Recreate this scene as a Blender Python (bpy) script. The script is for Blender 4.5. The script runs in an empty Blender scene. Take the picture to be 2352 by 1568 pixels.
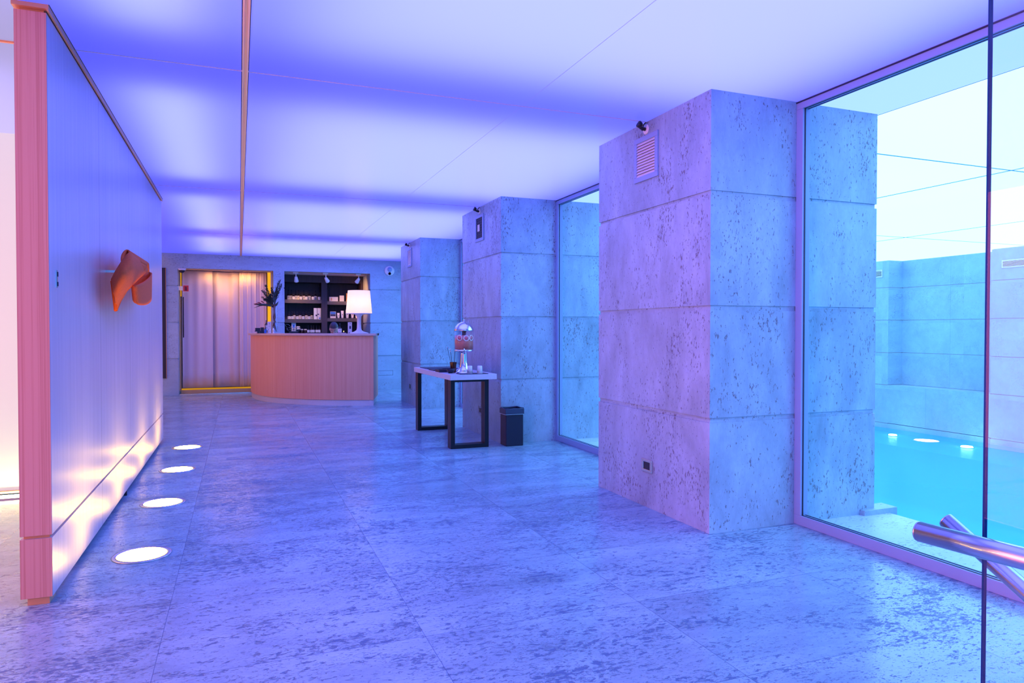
import bpy, math, random
from mathutils import Vector, Matrix
random.seed(7)
PI = math.pi
C = bpy.context.scene.collection
scene = bpy.context.scene

# ------------------------------------------------------------------ camera
F_PX, CX, CY, CAM_H = 1600.0, 1176.0, 784.0, 1.25
YAW, PITCH = math.atan(626.5/F_PX), math.atan(27/F_PX)
cam_d = bpy.data.cameras.new('camera'); cam = bpy.data.objects.new('camera', cam_d); C.objects.link(cam)
cam_d.sensor_width = 36; cam_d.lens = F_PX/2352*36; cam_d.clip_start = 0.05
cam.location = (0, 0, CAM_H); cam.rotation_euler = (PI/2-PITCH, 0, -YAW)
scene.camera = cam

# ------------------------------------------------------------------ view and world
scene.view_settings.view_transform = 'Standard'; scene.view_settings.look = 'None'
scene.view_settings.exposure = 0.0; scene.view_settings.gamma = 1; scene.view_settings.use_curve_mapping = False
w = bpy.data.worlds.new('world'); scene.world = w; w.use_nodes = True
w.node_tree.nodes['Background'].inputs[0].default_value = (0.05, 0.06, 0.2, 1)
w.node_tree.nodes['Background'].inputs[1].default_value = 0.3
cy = scene.cycles
cy.use_denoising = True
cy.max_bounces = 8; cy.diffuse_bounces = 4; cy.glossy_bounces = 4; cy.transmission_bounces = 6; cy.transparent_max_bounces = 16
cy.sample_clamp_indirect = 6; cy.caustics_reflective = False; cy.caustics_refractive = False

H = 2.707          # ceiling height
# light levels (linear rgb)
HALL_GLOW = (0.085, 0.09, 0.95)
LAMP_HALL = (0.17, 0.195, 1.0)
P_HALL = 92.0
POOL_GLOW = (1.06, 2.25, 4.6)

def area(name, loc, sx, sy, col, power, rot=(0, 0, 0), spread=PI):
    d = bpy.data.lights.new(name, 'AREA'); d.shape = 'RECTANGLE'; d.size = sx; d.size_y = sy
    d.color = col; d.energy = power; d.spread = spread
    o = bpy.data.objects.new(name, d); C.objects.link(o); o.location = loc; o.rotation_euler = rot
    return o
def spot(name, loc, target, col, power, ang=60, blend=.6, rad=.03):
    d = bpy.data.lights.new(name, 'SPOT'); d.spot_size = math.radians(ang); d.spot_blend = blend
    d.color = col; d.energy = power; d.shadow_soft_size = rad
    o = bpy.data.objects.new(name, d); C.objects.link(o); o.location = loc
    o.rotation_euler = (Vector(target)-Vector(loc)).to_track_quat('-Z', 'Y').to_euler()
    return o
def point(name, loc, col, power, rad=.05):
    d = bpy.data.lights.new(name, 'POINT'); d.color = col; d.energy = power; d.shadow_soft_size = rad
    o = bpy.data.objects.new(name, d); C.objects.link(o); o.location = loc
    return o

# lamp trays above the stretched ceiling: one bank per bay
BAYS_Y = [(-3.0, 0.60), (0.60, 4.23), (4.23, 7.86), (7.86, 11.49), (11.49, 14.70)]
for n_, (y0, y1) in enumerate(BAYS_Y):
    yc, ly = (y0+y1)/2, (y1-y0)-.95
    far = (1., 1., 1., 1.05, 1.25)[n_]
    area('ceiling_lamp_bank', (1.68, yc, H+.50), 2.9, ly, LAMP_HALL, P_HALL*far*ly/2.7, spread=math.radians(140))
    area('ceiling_lamp_bank', (-.40, yc, H+.34), 0.35, ly, LAMP_HALL, P_HALL*.17*ly/2.7, spread=math.radians(140))
for (y0, y1) in BAYS_Y[:3]:
    area('ceiling_lamp_bank_left', (-2.3, (y0+y1)/2, H+.3), 2.2, (y1-y0)-.7, (.42, .34, 1.0), 15, spread=math.radians(150))

# ------------------------------------------------------------------ node helpers
def new_mat(name):
    m = bpy.data.materials.new(name); m.use_nodes = True
    nt = m.node_tree
    for n in list(nt.nodes): nt.nodes.remove(n)
    out = nt.nodes.new('ShaderNodeOutputMaterial')
    return m, nt, out
class N:
    def __init__(s, nt): s.nt = nt
    def n(s, t, **k):
        x = s.nt.nodes.new(t)
        for a, b in k.items(): setattr(x, a, b)
        return x
    def l(s, a, b): s.nt.links.new(a, b)
    def put(s, sock, v):
        if hasattr(v, 'is_linked') or isinstance(v, bpy.types.NodeSocket): s.l(v, sock)
        else: sock.default_value = v
    def math(s, op, a, b=0.0, c=None, clamp=False):
        x = s.n('ShaderNodeMath', operation=op); x.use_clamp = clamp
        s.put(x.inputs[0], a); s.put(x.inputs[1], b)
        if c is not None: s.put(x.inputs[2], c)
        return x.outputs[0]
    def vmath(s, op, a, b):
        x = s.n('ShaderNodeVectorMath', operation=op); s.put(x.inputs[0], a); s.put(x.inputs[1], b); return x.outputs[0]
    def pos(s): return s.n('ShaderNodeNewGeometry').outputs['Position']
    def sep(s, v):
        x = s.n('ShaderNodeSeparateXYZ'); s.l(v, x.inputs[0]); return x.outputs
    def comb(s, x_, y_, z_):
        x = s.n('ShaderNodeCombineXYZ')
        for i, v in enumerate((x_, y_, z_)): s.put(x.inputs[i], v)
        return x.outputs[0]
    def noise(s, v, scale, detail=4, rough=.6, dist=0.):
        x = s.n('ShaderNodeTexNoise'); s.l(v, x.inputs['Vector'])
        x.inputs['Scale'].default_value = scale; x.inputs['Detail'].default_value = detail
        x.inputs['Roughness'].default_value = rough; x.inputs['Distortion'].default_value = dist
        return x.outputs['Fac']
    def ramp(s, f, stops):
        x = s.n('ShaderNodeValToRGB'); s.l(f, x.inputs[0]); e = x.color_ramp.elements
        while len(e) < len(stops): e.new(.5)
        for i, (p, c) in enumerate(stops):
            e[i].position = p; e[i].color = (c, c, c, 1) if not isinstance(c, tuple) else (*c, 1)
        return x.outputs[0]
    def mix(s, f, a, b, mode='MIX'):
        x = s.n('ShaderNodeMix', data_type='RGBA', blend_type=mode)
        s.put(x.inputs[0], f); s.put(x.inputs[6], a if not isinstance(a, tuple) else (*a, 1)); s.put(x.inputs[7], b if not isinstance(b, tuple) else (*b, 1))
        return x.outputs[2]
    def bump(s, h, st, d=.01):
        x = s.n('ShaderNodeBump'); x.inputs['Strength'].default_value = st; x.inputs['Distance'].default_value = d
        s.l(h, x.inputs['Height']); return x.outputs[0]

def pbr(name, col, rough=.5, metal=0., spec=.5, emis=None, est=0., trans=0., coat=0., grain=.0):
    m, nt, out = new_mat(name); k = N(nt)
    b = k.n('ShaderNodeBsdfPrincipled'); k.l(b.outputs[0], out.inputs[0])
    b.inputs['Roughness'].default_value = rough; b.inputs['Metallic'].default_value = metal
    b.inputs['Specular IOR Level'].default_value = spec; b.inputs['Transmission Weight'].default_value = trans
    b.inputs['Coat Weight'].default_value = coat
    if grain > 0:
        nz = k.noise(k.pos(), 60, 3)
        k.l(k.mix(nz, tuple(c*(1-grain) for c in col), tuple(min(1, c*(1+grain)) for c in col)), b.inputs['Base Color'])
    else:
        b.inputs['Base Color'].default_value = (*col, 1)
    if emis:
        b.inputs['Emission Color'].default_value = (*emis, 1); b.inputs['Emission Strength'].default_value = est
    return m
def emit(name, col, st=1.):
    m, nt, out = new_mat(name); k = N(nt)
    e = k.n('ShaderNodeEmission'); e.inputs[0].default_value = (*col, 1); e.inputs[1].default_value = st
    k.l(e.outputs[0], out.inputs[0]); return m
def glass(name, tint=(.93, .98, 1.), ior=1.45, rough=0., base=.0):
    m, nt, out = new_mat(name); k = N(nt)
    t = k.n('ShaderNodeBsdfTransparent'); t.inputs[0].default_value = (*tint, 1)
    g = k.n('ShaderNodeBsdfGlossy'); g.inputs['Roughness'].default_value = rough
    f = k.n('ShaderNodeFresnel'); f.inputs['IOR'].default_value = ior
    x = k.n('ShaderNodeMixShader')
    geo = k.n('ShaderNodeNewGeometry')
    # reflect on the outer side of each face only (back faces pass straight through)
    fac = k.math('MULTIPLY', f.outputs[0], k.math('SUBTRACT', 1., geo.outputs['Backfacing']))
    k.l(k.math('ADD', fac, base, clamp=True), x.inputs[0]); k.l(t.outputs[0], x.inputs[1]); k.l(g.outputs[0], x.inputs[2])
    k.l(x.outputs[0], out.inputs[0]); return m
def membrane(name, glow, trans=.75):
    m, nt, out = new_mat(name); k = N(nt)
    e = k.n('ShaderNodeEmission'); e.inputs[0].default_value = (*glow, 1)
    t = k.n('ShaderNodeBsdfTranslucent'); t.inputs[0].default_value = (trans, trans, trans, 1)
    g = k.n('ShaderNodeBsdfGlossy'); g.inputs[0].default_value = (.9, .9, 1, 1); g.inputs['Roughness'].default_value = .25
    f = k.n('ShaderNodeFresnel'); f.inputs['IOR'].default_value = 1.3
    x = k.n('ShaderNodeMixShader'); k.l(k.math('MULTIPLY', f.outputs[0], .6), x.inputs[0]); k.l(t.outputs[0], x.inputs[1]); k.l(g.outputs[0], x.inputs[2])
    a = k.n('ShaderNodeAddShader'); k.l(x.outputs[0], a.inputs[0]); k.l(e.outputs[0], a.inputs[1])
    k.l(a.outputs[0], out.inputs[0]); return m

def travertine(name, base, dark, tile=None, course=None, rough=.35, pits=1., axis='z', cloud=.5):
    """vein-cut travertine: clouds, clustered pits, per-slab shift; tile=(ox,oy,w,h) gives honed floor slabs"""
    m, nt, out = new_mat(name); k = N(nt)
    b = k.n('ShaderNodeBsdfPrincipled'); k.l(b.outputs[0], out.inputs[0])
    p = k.pos(); x, y, z = k.sep(p)
    if tile:
        ox, oy, tw, th = tile
        u = k.math('DIVIDE', k.math('SUBTRACT', x, ox), tw); v = k.math('DIVIDE', k.math('SUBTRACT', y, oy), th)
        cell = k.comb(k.math('FLOOR', u), k.math('FLOOR', v), 0.)
    else:
        zc = k.math('FLOOR', k.math('DIVIDE', z, course or .695))
        cell = k.comb(k.math('FLOOR', k.math('DIVIDE', k.math('SUBTRACT', x, 2.5), 1.7)), k.math('FLOOR', k.math('DIVIDE', k.math('SUBTRACT', y, 3.4), 3.65 if axis == 'z' else 1.5)), zc)
    wn = k.n('ShaderNodeTexWhiteNoise', noise_dimensions='3D'); k.l(cell, wn.inputs['Vector'])
    shift = k.vmath('MULTIPLY', wn.outputs['Color'], (13., 17., 11.))
    q = k.vmath('ADD', p, shift)
    st = {'z': (1., 1., .45), 'x': (.45, 1., 1.)}[axis]
    q2 = k.vmath('MULTIPLY', q, st)
    cl = k.noise(q2, 2.2, 6, .62, .6)
    cl2 = k.noise(q2, 9., 5, .7, .3)
    fine = k.noise(q2, 90., 3, .6)
    clus = k.ramp(k.noise(q2, 3.2, 4, .65, 1.0), [(.40, 0.), (.66, 1.)])
    if tile:
        q3 = k.vmath('MULTIPLY', q, (.55, 1., 1.))
        pn = k.noise(q3, 46., 5, .70, .25)
        pit = k.ramp(k.math('SUBTRACT', pn, k.math('MULTIPLY_ADD', clus, -.115, .607)), [(0.0, 0.), (.045, 1.)])
        pn2 = k.noise(q3, 17., 6, .78, .3)
        pit2 = k.ramp(k.math('SUBTRACT', pn2, k.math('MULTIPLY_ADD', clus, -.07, .665)), [(0., 0.), (.04, 1.)])
        pn3 = k.noise(q3, 120., 3, .7)
        pit3 = k.ramp(k.math('SUBTRACT', pn3, k.math('MULTIPLY_ADD', clus, -.11, .62)), [(0., 0.), (.05, .7)])
        pit = k.math('MAXIMUM', pit, pit3)
    else:
        pn = k.noise(q2, 72., 4, .66, .2)
        pit = k.ramp(k.math('SUBTRACT', pn, k.math('MULTIPLY_ADD', clus, -.11, .655)), [(0.0, 0.), (.035, 1.)])
        pn2 = k.noise(q2, 30., 5, .75, .5)
        pit2 = k.ramp(k.math('SUBTRACT', pn2, k.math('MULTIPLY_ADD', clus, -.07, .69)), [(0., 0.), (.05, 1.)])
    pt = k.math('MULTIPLY', k.math('MAXIMUM', pit, pit2), pits, clamp=True)
    mixf = k.math('ADD', k.math('MULTIPLY', cl, .7), k.math('MULTIPLY', cl2, .45))
    f = k.ramp(mixf, [(.36, 0.), (.74, 1.)])
    lo = tuple(c*(1-.38*cloud) for c in base); hi = tuple(min(.95, c*(1+.22*cloud)) for c in base)
    col = k.mix(f, lo, hi)
    col = k.mix(k.math('MULTIPLY', fine, .25), col, dark)
    var = k.math('MULTIPLY_ADD', wn.outputs['Value'], .14, .90)
    col = k.mix(1., col, k.comb(var, var, var), 'MULTIPLY')
    col = k.mix(k.math('MULTIPLY', pt, .9 if tile else .8), col, dark)
    hgt = k.math('SUBTRACT', k.math('MULTIPLY', fine, .12), pt)
    if tile:
        fu = k.math('ABSOLUTE', k.math('SUBTRACT', k.math('FRACT', u), .5)); fv = k.math('ABSOLUTE', k.math('SUBTRACT', k.math('FRACT', v), .5))
        ju = k.math('GREATER_THAN', fu, .5-.0013/tw); jv = k.math('GREATER_THAN', fv, .5-.0013/th)
        j = k.math('MAXIMUM', ju, jv)
        col = k.mix(k.math('MULTIPLY', j, .75), col, dark)
        hgt = k.math('SUBTRACT', hgt, k.math('MULTIPLY', j, .6))
    k.l(col, b.inputs['Base Color'])
    r = k.math('MULTIPLY_ADD', pt, .35, k.math('MULTIPLY_ADD', cl2, .22, rough-.08))
    k.l(r, b.inputs['Roughness'])
    b.inputs['Specular IOR Level'].default_value = .5
    k.l(k.bump(hgt, .55, .006), b.inputs['Normal'])
    return m

def veneer(name, c1, c2, rough=.35, scale=1., seams=None, strong=1., horizontal=False, coat=0.):
    m, nt, out = new_mat(name); k = N(nt)
    b = k.n('ShaderNodeBsdfPrincipled'); k.l(b.outputs[0], out.inputs[0])
    p = k.pos()
    q = k.vmath('MULTIPLY', p, (30*scale, 30*scale, .35) if not horizontal else (.5, 30*scale, 30*scale))
    a = k.noise(q, 1., 4, .6, .4); a2 = k.noise(q, 7., 2, .6)
    f = k.ramp(k.math('ADD', k.math('MULTIPLY', a, .55*strong+.2), k.math('MULTIPLY', a2, .45)), [(.38, 0.), (.68, 1.)])
    big = k.noise(k.vmath('MULTIPLY', p, (2., 2., .3)), 1., 2)
    col = k.mix(f, c1, c2)
    col = k.mix(k.math('MULTIPLY', big, .25), col, tuple(c*.75 for c in c1))
    if seams:
        y = k.sep(p)[1]
        s = None
        for sy in seams:
            t = k.math('LESS_THAN', k.math('ABSOLUTE', k.math('SUBTRACT', y, sy)), .0022)
            s = t if s is None else k.math('MAXIMUM', s, t)
        col = k.mix(s, col, (.02, .015, .01))
    k.l(col, b.inputs['Base Color'])
    b.inputs['Roughness'].default_value = rough; b.inputs['Coat Weight'].default_value = coat; b.inputs['Coat Roughness'].default_value = .2
    k.l(k.bump(a, .12, .002), b.inputs['Normal'])
    return m

# ------------------------------------------------------------------ materials
STONE = (.39, .56, .66); PIT = (.16, .15, .16)
M = {}
M['pillar'] = travertine('pillar_travertine', STONE, PIT, rough=.32, cloud=1.)
M['wall'] = travertine('wall_travertine', STONE, PIT, rough=.4, pits=.6, axis='x')
M['poolwall'] = travertine('pool_wall_travertine', STONE, PIT, rough=.45, pits=.5, axis='x')
M['floor'] = travertine('floor_travertine', (.34, .53, .58), (.05, .11, .22), tile=(1.70, 2.755, 1.0, .74), rough=.15, axis='x', pits=.9, cloud=.9)
M['ledge'] = travertine('pool_edge_travertine', (.66, .80, .80), PIT, rough=.35, pits=.8, axis='x')
M['joint'] = pbr('stone_recess', (.55, .50, .46), .6, grain=.15)
M['hall'] = membrane('hall_ceiling_membrane', HALL_GLOW)
M['hall_left'] = membrane('left_ceiling_membrane', (.36, .32, .60))
M['strip'] = emit('pool_edge_membrane', (.56, .86, 2.6), 1.)
M['poolceil'] = emit('pool_ceiling_panel', POOL_GLOW, 1.)
M['poolwhite'] = emit('pool_ceiling_seam', (.12, .42, .62), 1.)
M['lumwall'] = pbr('backlit_wall', (.30, .52, .42), .5, emis=(.52, .48, .50), est=.75)
M['added_pink'] = emit('added_pink_glow', (1.0, .20, .28), 8.0)  # added glow on an unseen wall, turns the pillars' left faces pink
M['added_cream'] = emit('added_cream_glow', (1.0, .42, .36), .85)  # added glow for the hidden left wall, warms far pillars and desk
M['added_cyan'] = emit('added_cyan_glow', (.01, .42, 1.0), 3.2)  # added glow behind the camera, gives the pillar fronts their cyan
M['led'] = emit('warm_led', (1., .74, .34), 60.)
M['led_soft'] = emit('amber_led', (1., .42, .015), 1.1)
M['led_dim'] = emit('dim_amber_led', (.62, .27, .01), 1.)
M['lens'] = emit('uplight_lens', (1., .58, .035), 64.)
M['pool_lens'] = emit('underwater_lens', (1., .95, .9), 40.)
M['steel'] = pbr('brushed_steel', (.62, .62, .66), .22, 1.)
M['chrome'] = pbr('chrome', (.78, .78, .80), .08, 1.)
M['alu'] = pbr('window_aluminium', (.30, .42, .62), .4, .1)
M['gasket'] = pbr('black_gasket', (.01, .012, .03), .5)
M['bronze'] = pbr('bronze_trim', (.72, .36, .16), .35, .3)
M['jointbronze'] = pbr('ceiling_channel', (.92, .62, .42), .4)
M['jointtrim'] = pbr('ceiling_joint_trim', (.80, .60, .62), .4)
M['glass'] = glass('window_glass', (.92, .99, 1.))
M['clear'] = glass('clear_glass', (.95, .99, 1.))
M['doorglass'] = glass('antireflective_glass', (.97, .99, 1.), 1.12)
M['edge'] = pbr('glass_edge', (.01, .06, .20), .6, spec=.1)
M['divider'] = veneer('divider_veneer', (.45, .43, .52), (.62, .58, .68), .36, 1., seams=(4.95, 6.20, 7.45), strong=.5, coat=.1)
M['divider_end'] = veneer('divider_edge_wood', (.46, .14, .09), (.68, .34, .26), .5, 4., strong=1.2)
M['desk'] = veneer('desk_veneer', (.80, .31, .19), (.90, .42, .27), .45, 1.2)
M['top'] = veneer('counter_wood', (.62, .42, .34), (.72, .52, .44), .3, 1., horizontal=True)
M['dark'] = veneer('dark_cabinet_wood', (.030, .020, .030), (.05, .035, .045), .5)
M['shelfwood'] = veneer('dark_shelf_wood', (.07, .055, .05), (.11, .085, .075), .4, horizontal=True)
M['black'] = pbr('black_metal', (.010, .010, .018), .35, .3)
M['blackplastic'] = pbr('black_plastic', (.008, .010, .03), .45)
M['white'] = pbr('white_plastic', (.80, .78, .76), .35)
M['paper'] = pbr('paper_label', (.82, .78, .74), .7, grain=.04)
M['amber'] = pbr('amber_glass', (.035, .018, .012), .12, coat=.6)
M['orange'] = pbr('orange_card', (.85, .36, .04), .5)
M['blue'] = pbr('blue_print', (.03, .18, .62), .5)
M['ink'] = pbr('dark_ink', (.03, .03, .10), .6)
M['felt'] = pbr('orange_felt', (.78, .13, .035), .85, spec=.2, grain=.22)
M['feltedge'] = pbr('felt_edge', (.85, .10, .01), .9, spec=.1)
M['curtain'] = pbr('curtain_linen', (.88, .66, .60), .85, spec=.1)
M['leaf'] = pbr('dark_foliage', (.03, .05, .035), .55)
M['leafblue'] = pbr('bluish_leaf', (.07, .13, .15), .5)
M['flower'] = pbr('dark_red_flower', (.25, .02, .02), .5)
M['stem'] = pbr('brown_stem', (.16, .07, .04), .6)
M['liquid'] = pbr('pink_drink', (.72, .17, .12), .15, spec=.4)
M['fruit'] = pbr('grapefruit_flesh', (.78, .12, .16), .4)
M['rind'] = pbr('grapefruit_rind', (.85, .55, .5), .5)
M['concrete'] = pbr('pale_stone_slab', (.62, .60, .62), .35, grain=.1)
M['skin'] = pbr('skin', (.66, .38, .28), .5)
M['hair'] = pbr('dark_hair', (.03, .025, .04), .45)
M['shirt'] = pbr('dark_blouse', (.03, .03, .05), .7)
M['eye'] = pbr('eye_white', (.8, .8, .8), .2)
M['tile'] = pbr('pool_tile', (.25, .72, .85), .3)
M['redsign'] = pbr('red_sign', (.62, .03, .03), .4)
M['bag'] = pbr('bin_liner', (.03, .05, .09), .4)
def shade_material():
    m, nt, out = new_mat('lamp_shade_glow'); k = N(nt)
    e = k.n('ShaderNodeEmission'); e.inputs[0].default_value = (1., .80, .56, 1); e.inputs[1].default_value = .36
    t = k.n('ShaderNodeBsdfTranslucent'); t.inputs[0].default_value = (.9, .82, .7, 1)
    d = k.n('ShaderNodeBsdfDiffuse'); d.inputs[0].default_value = (.8, .68, .42, 1)
    x = k.n('ShaderNodeMixShader'); x.inputs[0].default_value = .7
    k.l(t.outputs[0], x.inputs[1]); k.l(d.outputs[0], x.inputs[2])
    a = k.n('ShaderNodeAddShader'); k.l(x.outputs[0], a.inputs[0]); k.l(e.outputs[0], a.inputs[1]); k.l(a.outputs[0], out.inputs[0])
    return m
M['shade'] = shade_material()
def water_material():
    m, nt, out = new_mat('pool_water'); k = N(nt)
    t = k.n('ShaderNodeBsdfTransparent'); t.inputs[0].default_value = (.42, .90, 1., 1)
    g = k.n('ShaderNodeBsdfGlossy'); g.inputs['Roughness'].default_value = .16; g.inputs[0].default_value = (.6, .85, 1, 1)
    d = k.n('ShaderNodeBsdfDiffuse'); d.inputs[0].default_value = (.16, .72, .90, 1)
    f = k.n('ShaderNodeFresnel'); f.inputs['IOR'].default_value = 1.33
    nz = k.noise(k.vmath('MULTIPLY', k.pos(), (1., 2.4, 1.)), 2.5, 3)
    bp = k.bump(nz, .06, .02); k.l(bp, g.inputs['Normal'])
    x0 = k.n('ShaderNodeMixShader'); x0.inputs[0].default_value = .45; k.l(t.outputs[0], x0.inputs[1]); k.l(d.outputs[0], x0.inputs[2])
    x = k.n('ShaderNodeMixShader'); k.l(f.outputs[0], x.inputs[0]); k.l(x0.outputs[0], x.inputs[1]); k.l(g.outputs[0], x.inputs[2])
    k.l(x.outputs[0], out.inputs[0]); return m
M['water'] = water_material()

# ------------------------------------------------------------------ mesh helpers
WL = {}
class G:
    def __init__(s): s.v = []; s.f = []; s.sm = []
    def add(s, vs, fs, smooth=False):
        o = len(s.v); s.v += [Vector(p) for p in vs]; s.f += [[i+o for i in f] for f in fs]; s.sm += [smooth]*len(fs); return s
    def box(s, x0, x1, y0, y1, z0, z1):
        v = [(x0, y0, z0), (x1, y0, z0), (x1, y1, z0), (x0, y1, z0), (x0, y0, z1), (x1, y0, z1), (x1, y1, z1), (x0, y1, z1)]
        return s.add(v, [(0, 3, 2, 1), (4, 5, 6, 7), (0, 1, 5, 4), (1, 2, 6, 5), (2, 3, 7, 6), (3, 0, 4, 7)])
    def lathe(s, prof, c=(0, 0, 0), n=32, smooth=True, rot=None):
        """prof: (radius, height) list, bottom to top; revolved round local z"""
        vs, fs = [], []
        c = Vector(c); R = rot or Matrix.Identity(3)
        for r, h in prof:
            for i in range(n):
                a = 2*PI*i/n; vs.append(c+R@Vector((r*math.cos(a), r*math.sin(a), h)))
        for j in range(len(prof)-1):
            for i in range(n):
                fs.append((j*n+i, j*n+(i+1) % n, (j+1)*n+(i+1) % n, (j+1)*n+i))
        s.add(vs, fs, smooth)
        caps = []
        if prof[0][0] > 1e-5: caps.append(list(range(n))[::-1])
        if prof[-1][0] > 1e-5: caps.append([(len(prof)-1)*n+i for i in range(n)])
        o = len(s.v)-len(vs)
        for cf in caps: s.f.append([i+o for i in cf]); s.sm.append(False)
        return s
    def tube(s, pts, r, n=10, smooth=True, caps=True):
        pts = [Vector(p) for p in pts]; rs = r if isinstance(r, (list, tuple)) else [r]*len(pts)
        vs, fs = [], []
        t0 = (pts[1]-pts[0]).normalized(); up = Vector((0, 0, 1)) if abs(t0.z) < .9 else Vector((1, 0, 0))
        nx = t0.cross(up).normalized()
        for i, p in enumerate(pts):
            t = (pts[min(i+1, len(pts)-1)]-pts[max(i-1, 0)]).normalized()
            nx = (nx-t*nx.dot(t)).normalized(); ny = t.cross(nx)
            for k in range(n):
                a = 2*PI*k/n; vs.append(p+(nx*math.cos(a)+ny*math.sin(a))*rs[i])
        m = len(pts)
        for j in range(m-1):
            for k in range(n): fs.append((j*n+k, j*n+(k+1) % n, (j+1)*n+(k+1) % n, (j+1)*n+k))
        s.add(vs, fs, smooth)
        if caps:
            o = len(s.v)-len(vs)
            s.f.append([o+k for k in range(n)][::-1]); s.sm.append(False)
            s.f.append([o+(m-1)*n+k for k in range(n)]); s.sm.append(False)
        return s
    def prism(s, poly, z0, z1, smooth=False):
        n = len(poly); vs = [(x, y, z0) for x, y in poly]+[(x, y, z1) for x, y in poly]
        fs = [(i, (i+1) % n, n+(i+1) % n, n+i) for i in range(n)]
        s.add(vs, fs, smooth); o = len(s.v)-2*n
        s.f.append([o+i for i in range(n)][::-1]); s.sm.append(False); s.f.append([o+n+i for i in range(n)]); s.sm.append(False)
        return s
    def strip(s, A, B, z0, z1):
        """vertical-sided band between two equal-length plan polylines"""
        n = len(A); vs = [(x, y, z0) for x, y in A]+[(x, y, z0) for x, y in B]+[(x, y, z1) for x, y in A]+[(x, y, z1) for x, y in B]
        fs = []
        for i in range(n-1):
            fs += [(i, i+1, 2*n+i+1, 2*n+i), (n+i+1, n+i, 3*n+i, 3*n+i+1), (2*n+i, 2*n+i+1, 3*n+i+1, 3*n+i), (i+1, i, n+i, n+i+1)]
        fs += [(n, 0, 2*n, 3*n), (n-1, 2*n-1, 4*n-1, 3*n-1)]
        return s.add(vs, fs)
    def grid(s, fn, nu, nv, smooth=True):
        vs = [fn(i/nu, j/nv) for j in range(nv+1) for i in range(nu+1)]
        fs = [(j*(nu+1)+i, j*(nu+1)+i+1, (j+1)*(nu+1)+i+1, (j+1)*(nu+1)+i) for j in range(nv) for i in range(nu)]
        return s.add(vs, fs, smooth)
    def build(s, name, mat, parent=None, bevel=0., solid=0., recalc=True):
        me = bpy.data.meshes.new(name)
        lo = Vector([min(p[i] for p in s.v) for i in range(3)]); hi = Vector([max(p[i] for p in s.v) for i in range(3)])
        org = Vector(((lo.x+hi.x)/2, (lo.y+hi.y)/2, lo.z))
        me.from_pydata([tuple(p-org) for p in s.v], [], s.f)
        for p, f in zip(me.polygons, s.sm): p.use_smooth = f
        if recalc:
            import bmesh
            bm = bmesh.new(); bm.from_mesh(me); bmesh.ops.recalc_face_normals(bm, faces=bm.faces); bm.to_mesh(me); bm.free()
        me.materials.append(M[mat] if isinstance(mat, str) else mat)
        o = bpy.data.objects.new(name, me); C.objects.link(o)
        WL[o.name] = org
        if parent: o.parent = parent; o.location = org-WL[parent.name]
        else: o.location = org
        if bevel > 0:
            b = o.modifiers.new('bevel', 'BEVEL'); b.width = bevel; b.segments = 2; b.limit_method = 'ANGLE'
        if solid > 0:
            b = o.modifiers.new('solidify', 'SOLIDIFY'); b.thickness = solid; b.offset = 0
        return o
def thing(name, loc, label, cat, group=None):
    o = bpy.data.objects.new(name, None); C.objects.link(o); o.location = loc; WL[o.name] = Vector(loc)
    o.empty_display_size = .1
    return tag(o, label, cat, group)
def tag(o, label, cat, group=None):
    o['label'] = label; o['category'] = cat
    if group: o['group'] = group
    return o
def st(o): o['kind'] = 'structure'; return o
def frame(name, loc):
    o = bpy.data.objects.new(name, None); C.objects.link(o); o.location = loc; WL[o.name] = Vector(loc); return st(o)
def dup(src, loc, label, group=None, sc=None):
    r = src.copy(); C.objects.link(r); r.location = loc; r['label'] = label
    if group: r['group'] = group
    if sc: r.scale = sc
    for ch in list(src.children):
        c = ch.copy(); C.objects.link(c); c.parent = r
        for g in list(ch.children):
            d = g.copy(); C.objects.link(d); d.parent = c
    return r
def at(u, v, y):
    """world point seen at photo pixel (u, v) on the vertical plane at depth y"""
    a, b = (u-CX)/F_PX, (CY-v)/F_PX
    Fw = Vector((math.sin(YAW)*math.cos(PITCH), math.cos(YAW)*math.cos(PITCH), -math.sin(PITCH)))
    R = Vector((math.cos(YAW), -math.sin(YAW), 0)); U = Vector((math.sin(YAW)*math.sin(PITCH), math.cos(YAW)*math.sin(PITCH), math.cos(PITCH)))
    d = Fw+R*a+U*b
    return Vector((0, 0, CAM_H))+d*(y/d.y)

# ================================================================== SETTING
GX0, GX1 = 3.33, 3.39             # window line
PX0, PX1 = 2.67, 4.03             # pillars across
PY = [(3.51, 4.92), (7.15, 8.56), (10.80, 12.21)]
YB = 14.70
EDGE = 4.13                       # pool edge

st(G().box(-4.4, 3.36, -3.2, 15.8, -.12, 0).build('floor', 'floor')); st(G().box(3.36, EDGE, -3.2, 15.8, -.12, 0).build('floor_pool_edge', 'ledge'))

# ceiling membranes, one object per field
def panel(x0, x1, y0, y1, mat, parent=None, z=H):
    return G().add([(x0, y0, z), (x1, y0, z), (x1, y1, z), (x0, y1, z)], [(3, 2, 1, 0)]).build('ceiling_panel', mat, parent, recalc=False)
ceil = frame('ceiling', (1.3, 5, H))
for (y0, y1) in BAYS_Y:
    panel(-.785, .02, y0, y1, 'hall', ceil); panel(.06, 1.7245, y0, y1, 'hall', ceil); panel(1.7255, GX0+.02, y0, y1, 'hall', ceil)
    if y1 < 8: panel(-4.4, -.93, y0, y1, 'hall_left', ceil)
panel(-1.47, -.785, 8.69, YB, 'hall', ceil); panel(-.93, -.785, -3, 3.69, 'hall', ceil); panel(GX1-.01, 4.05, -3, 16, 'strip', ceil)
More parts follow.
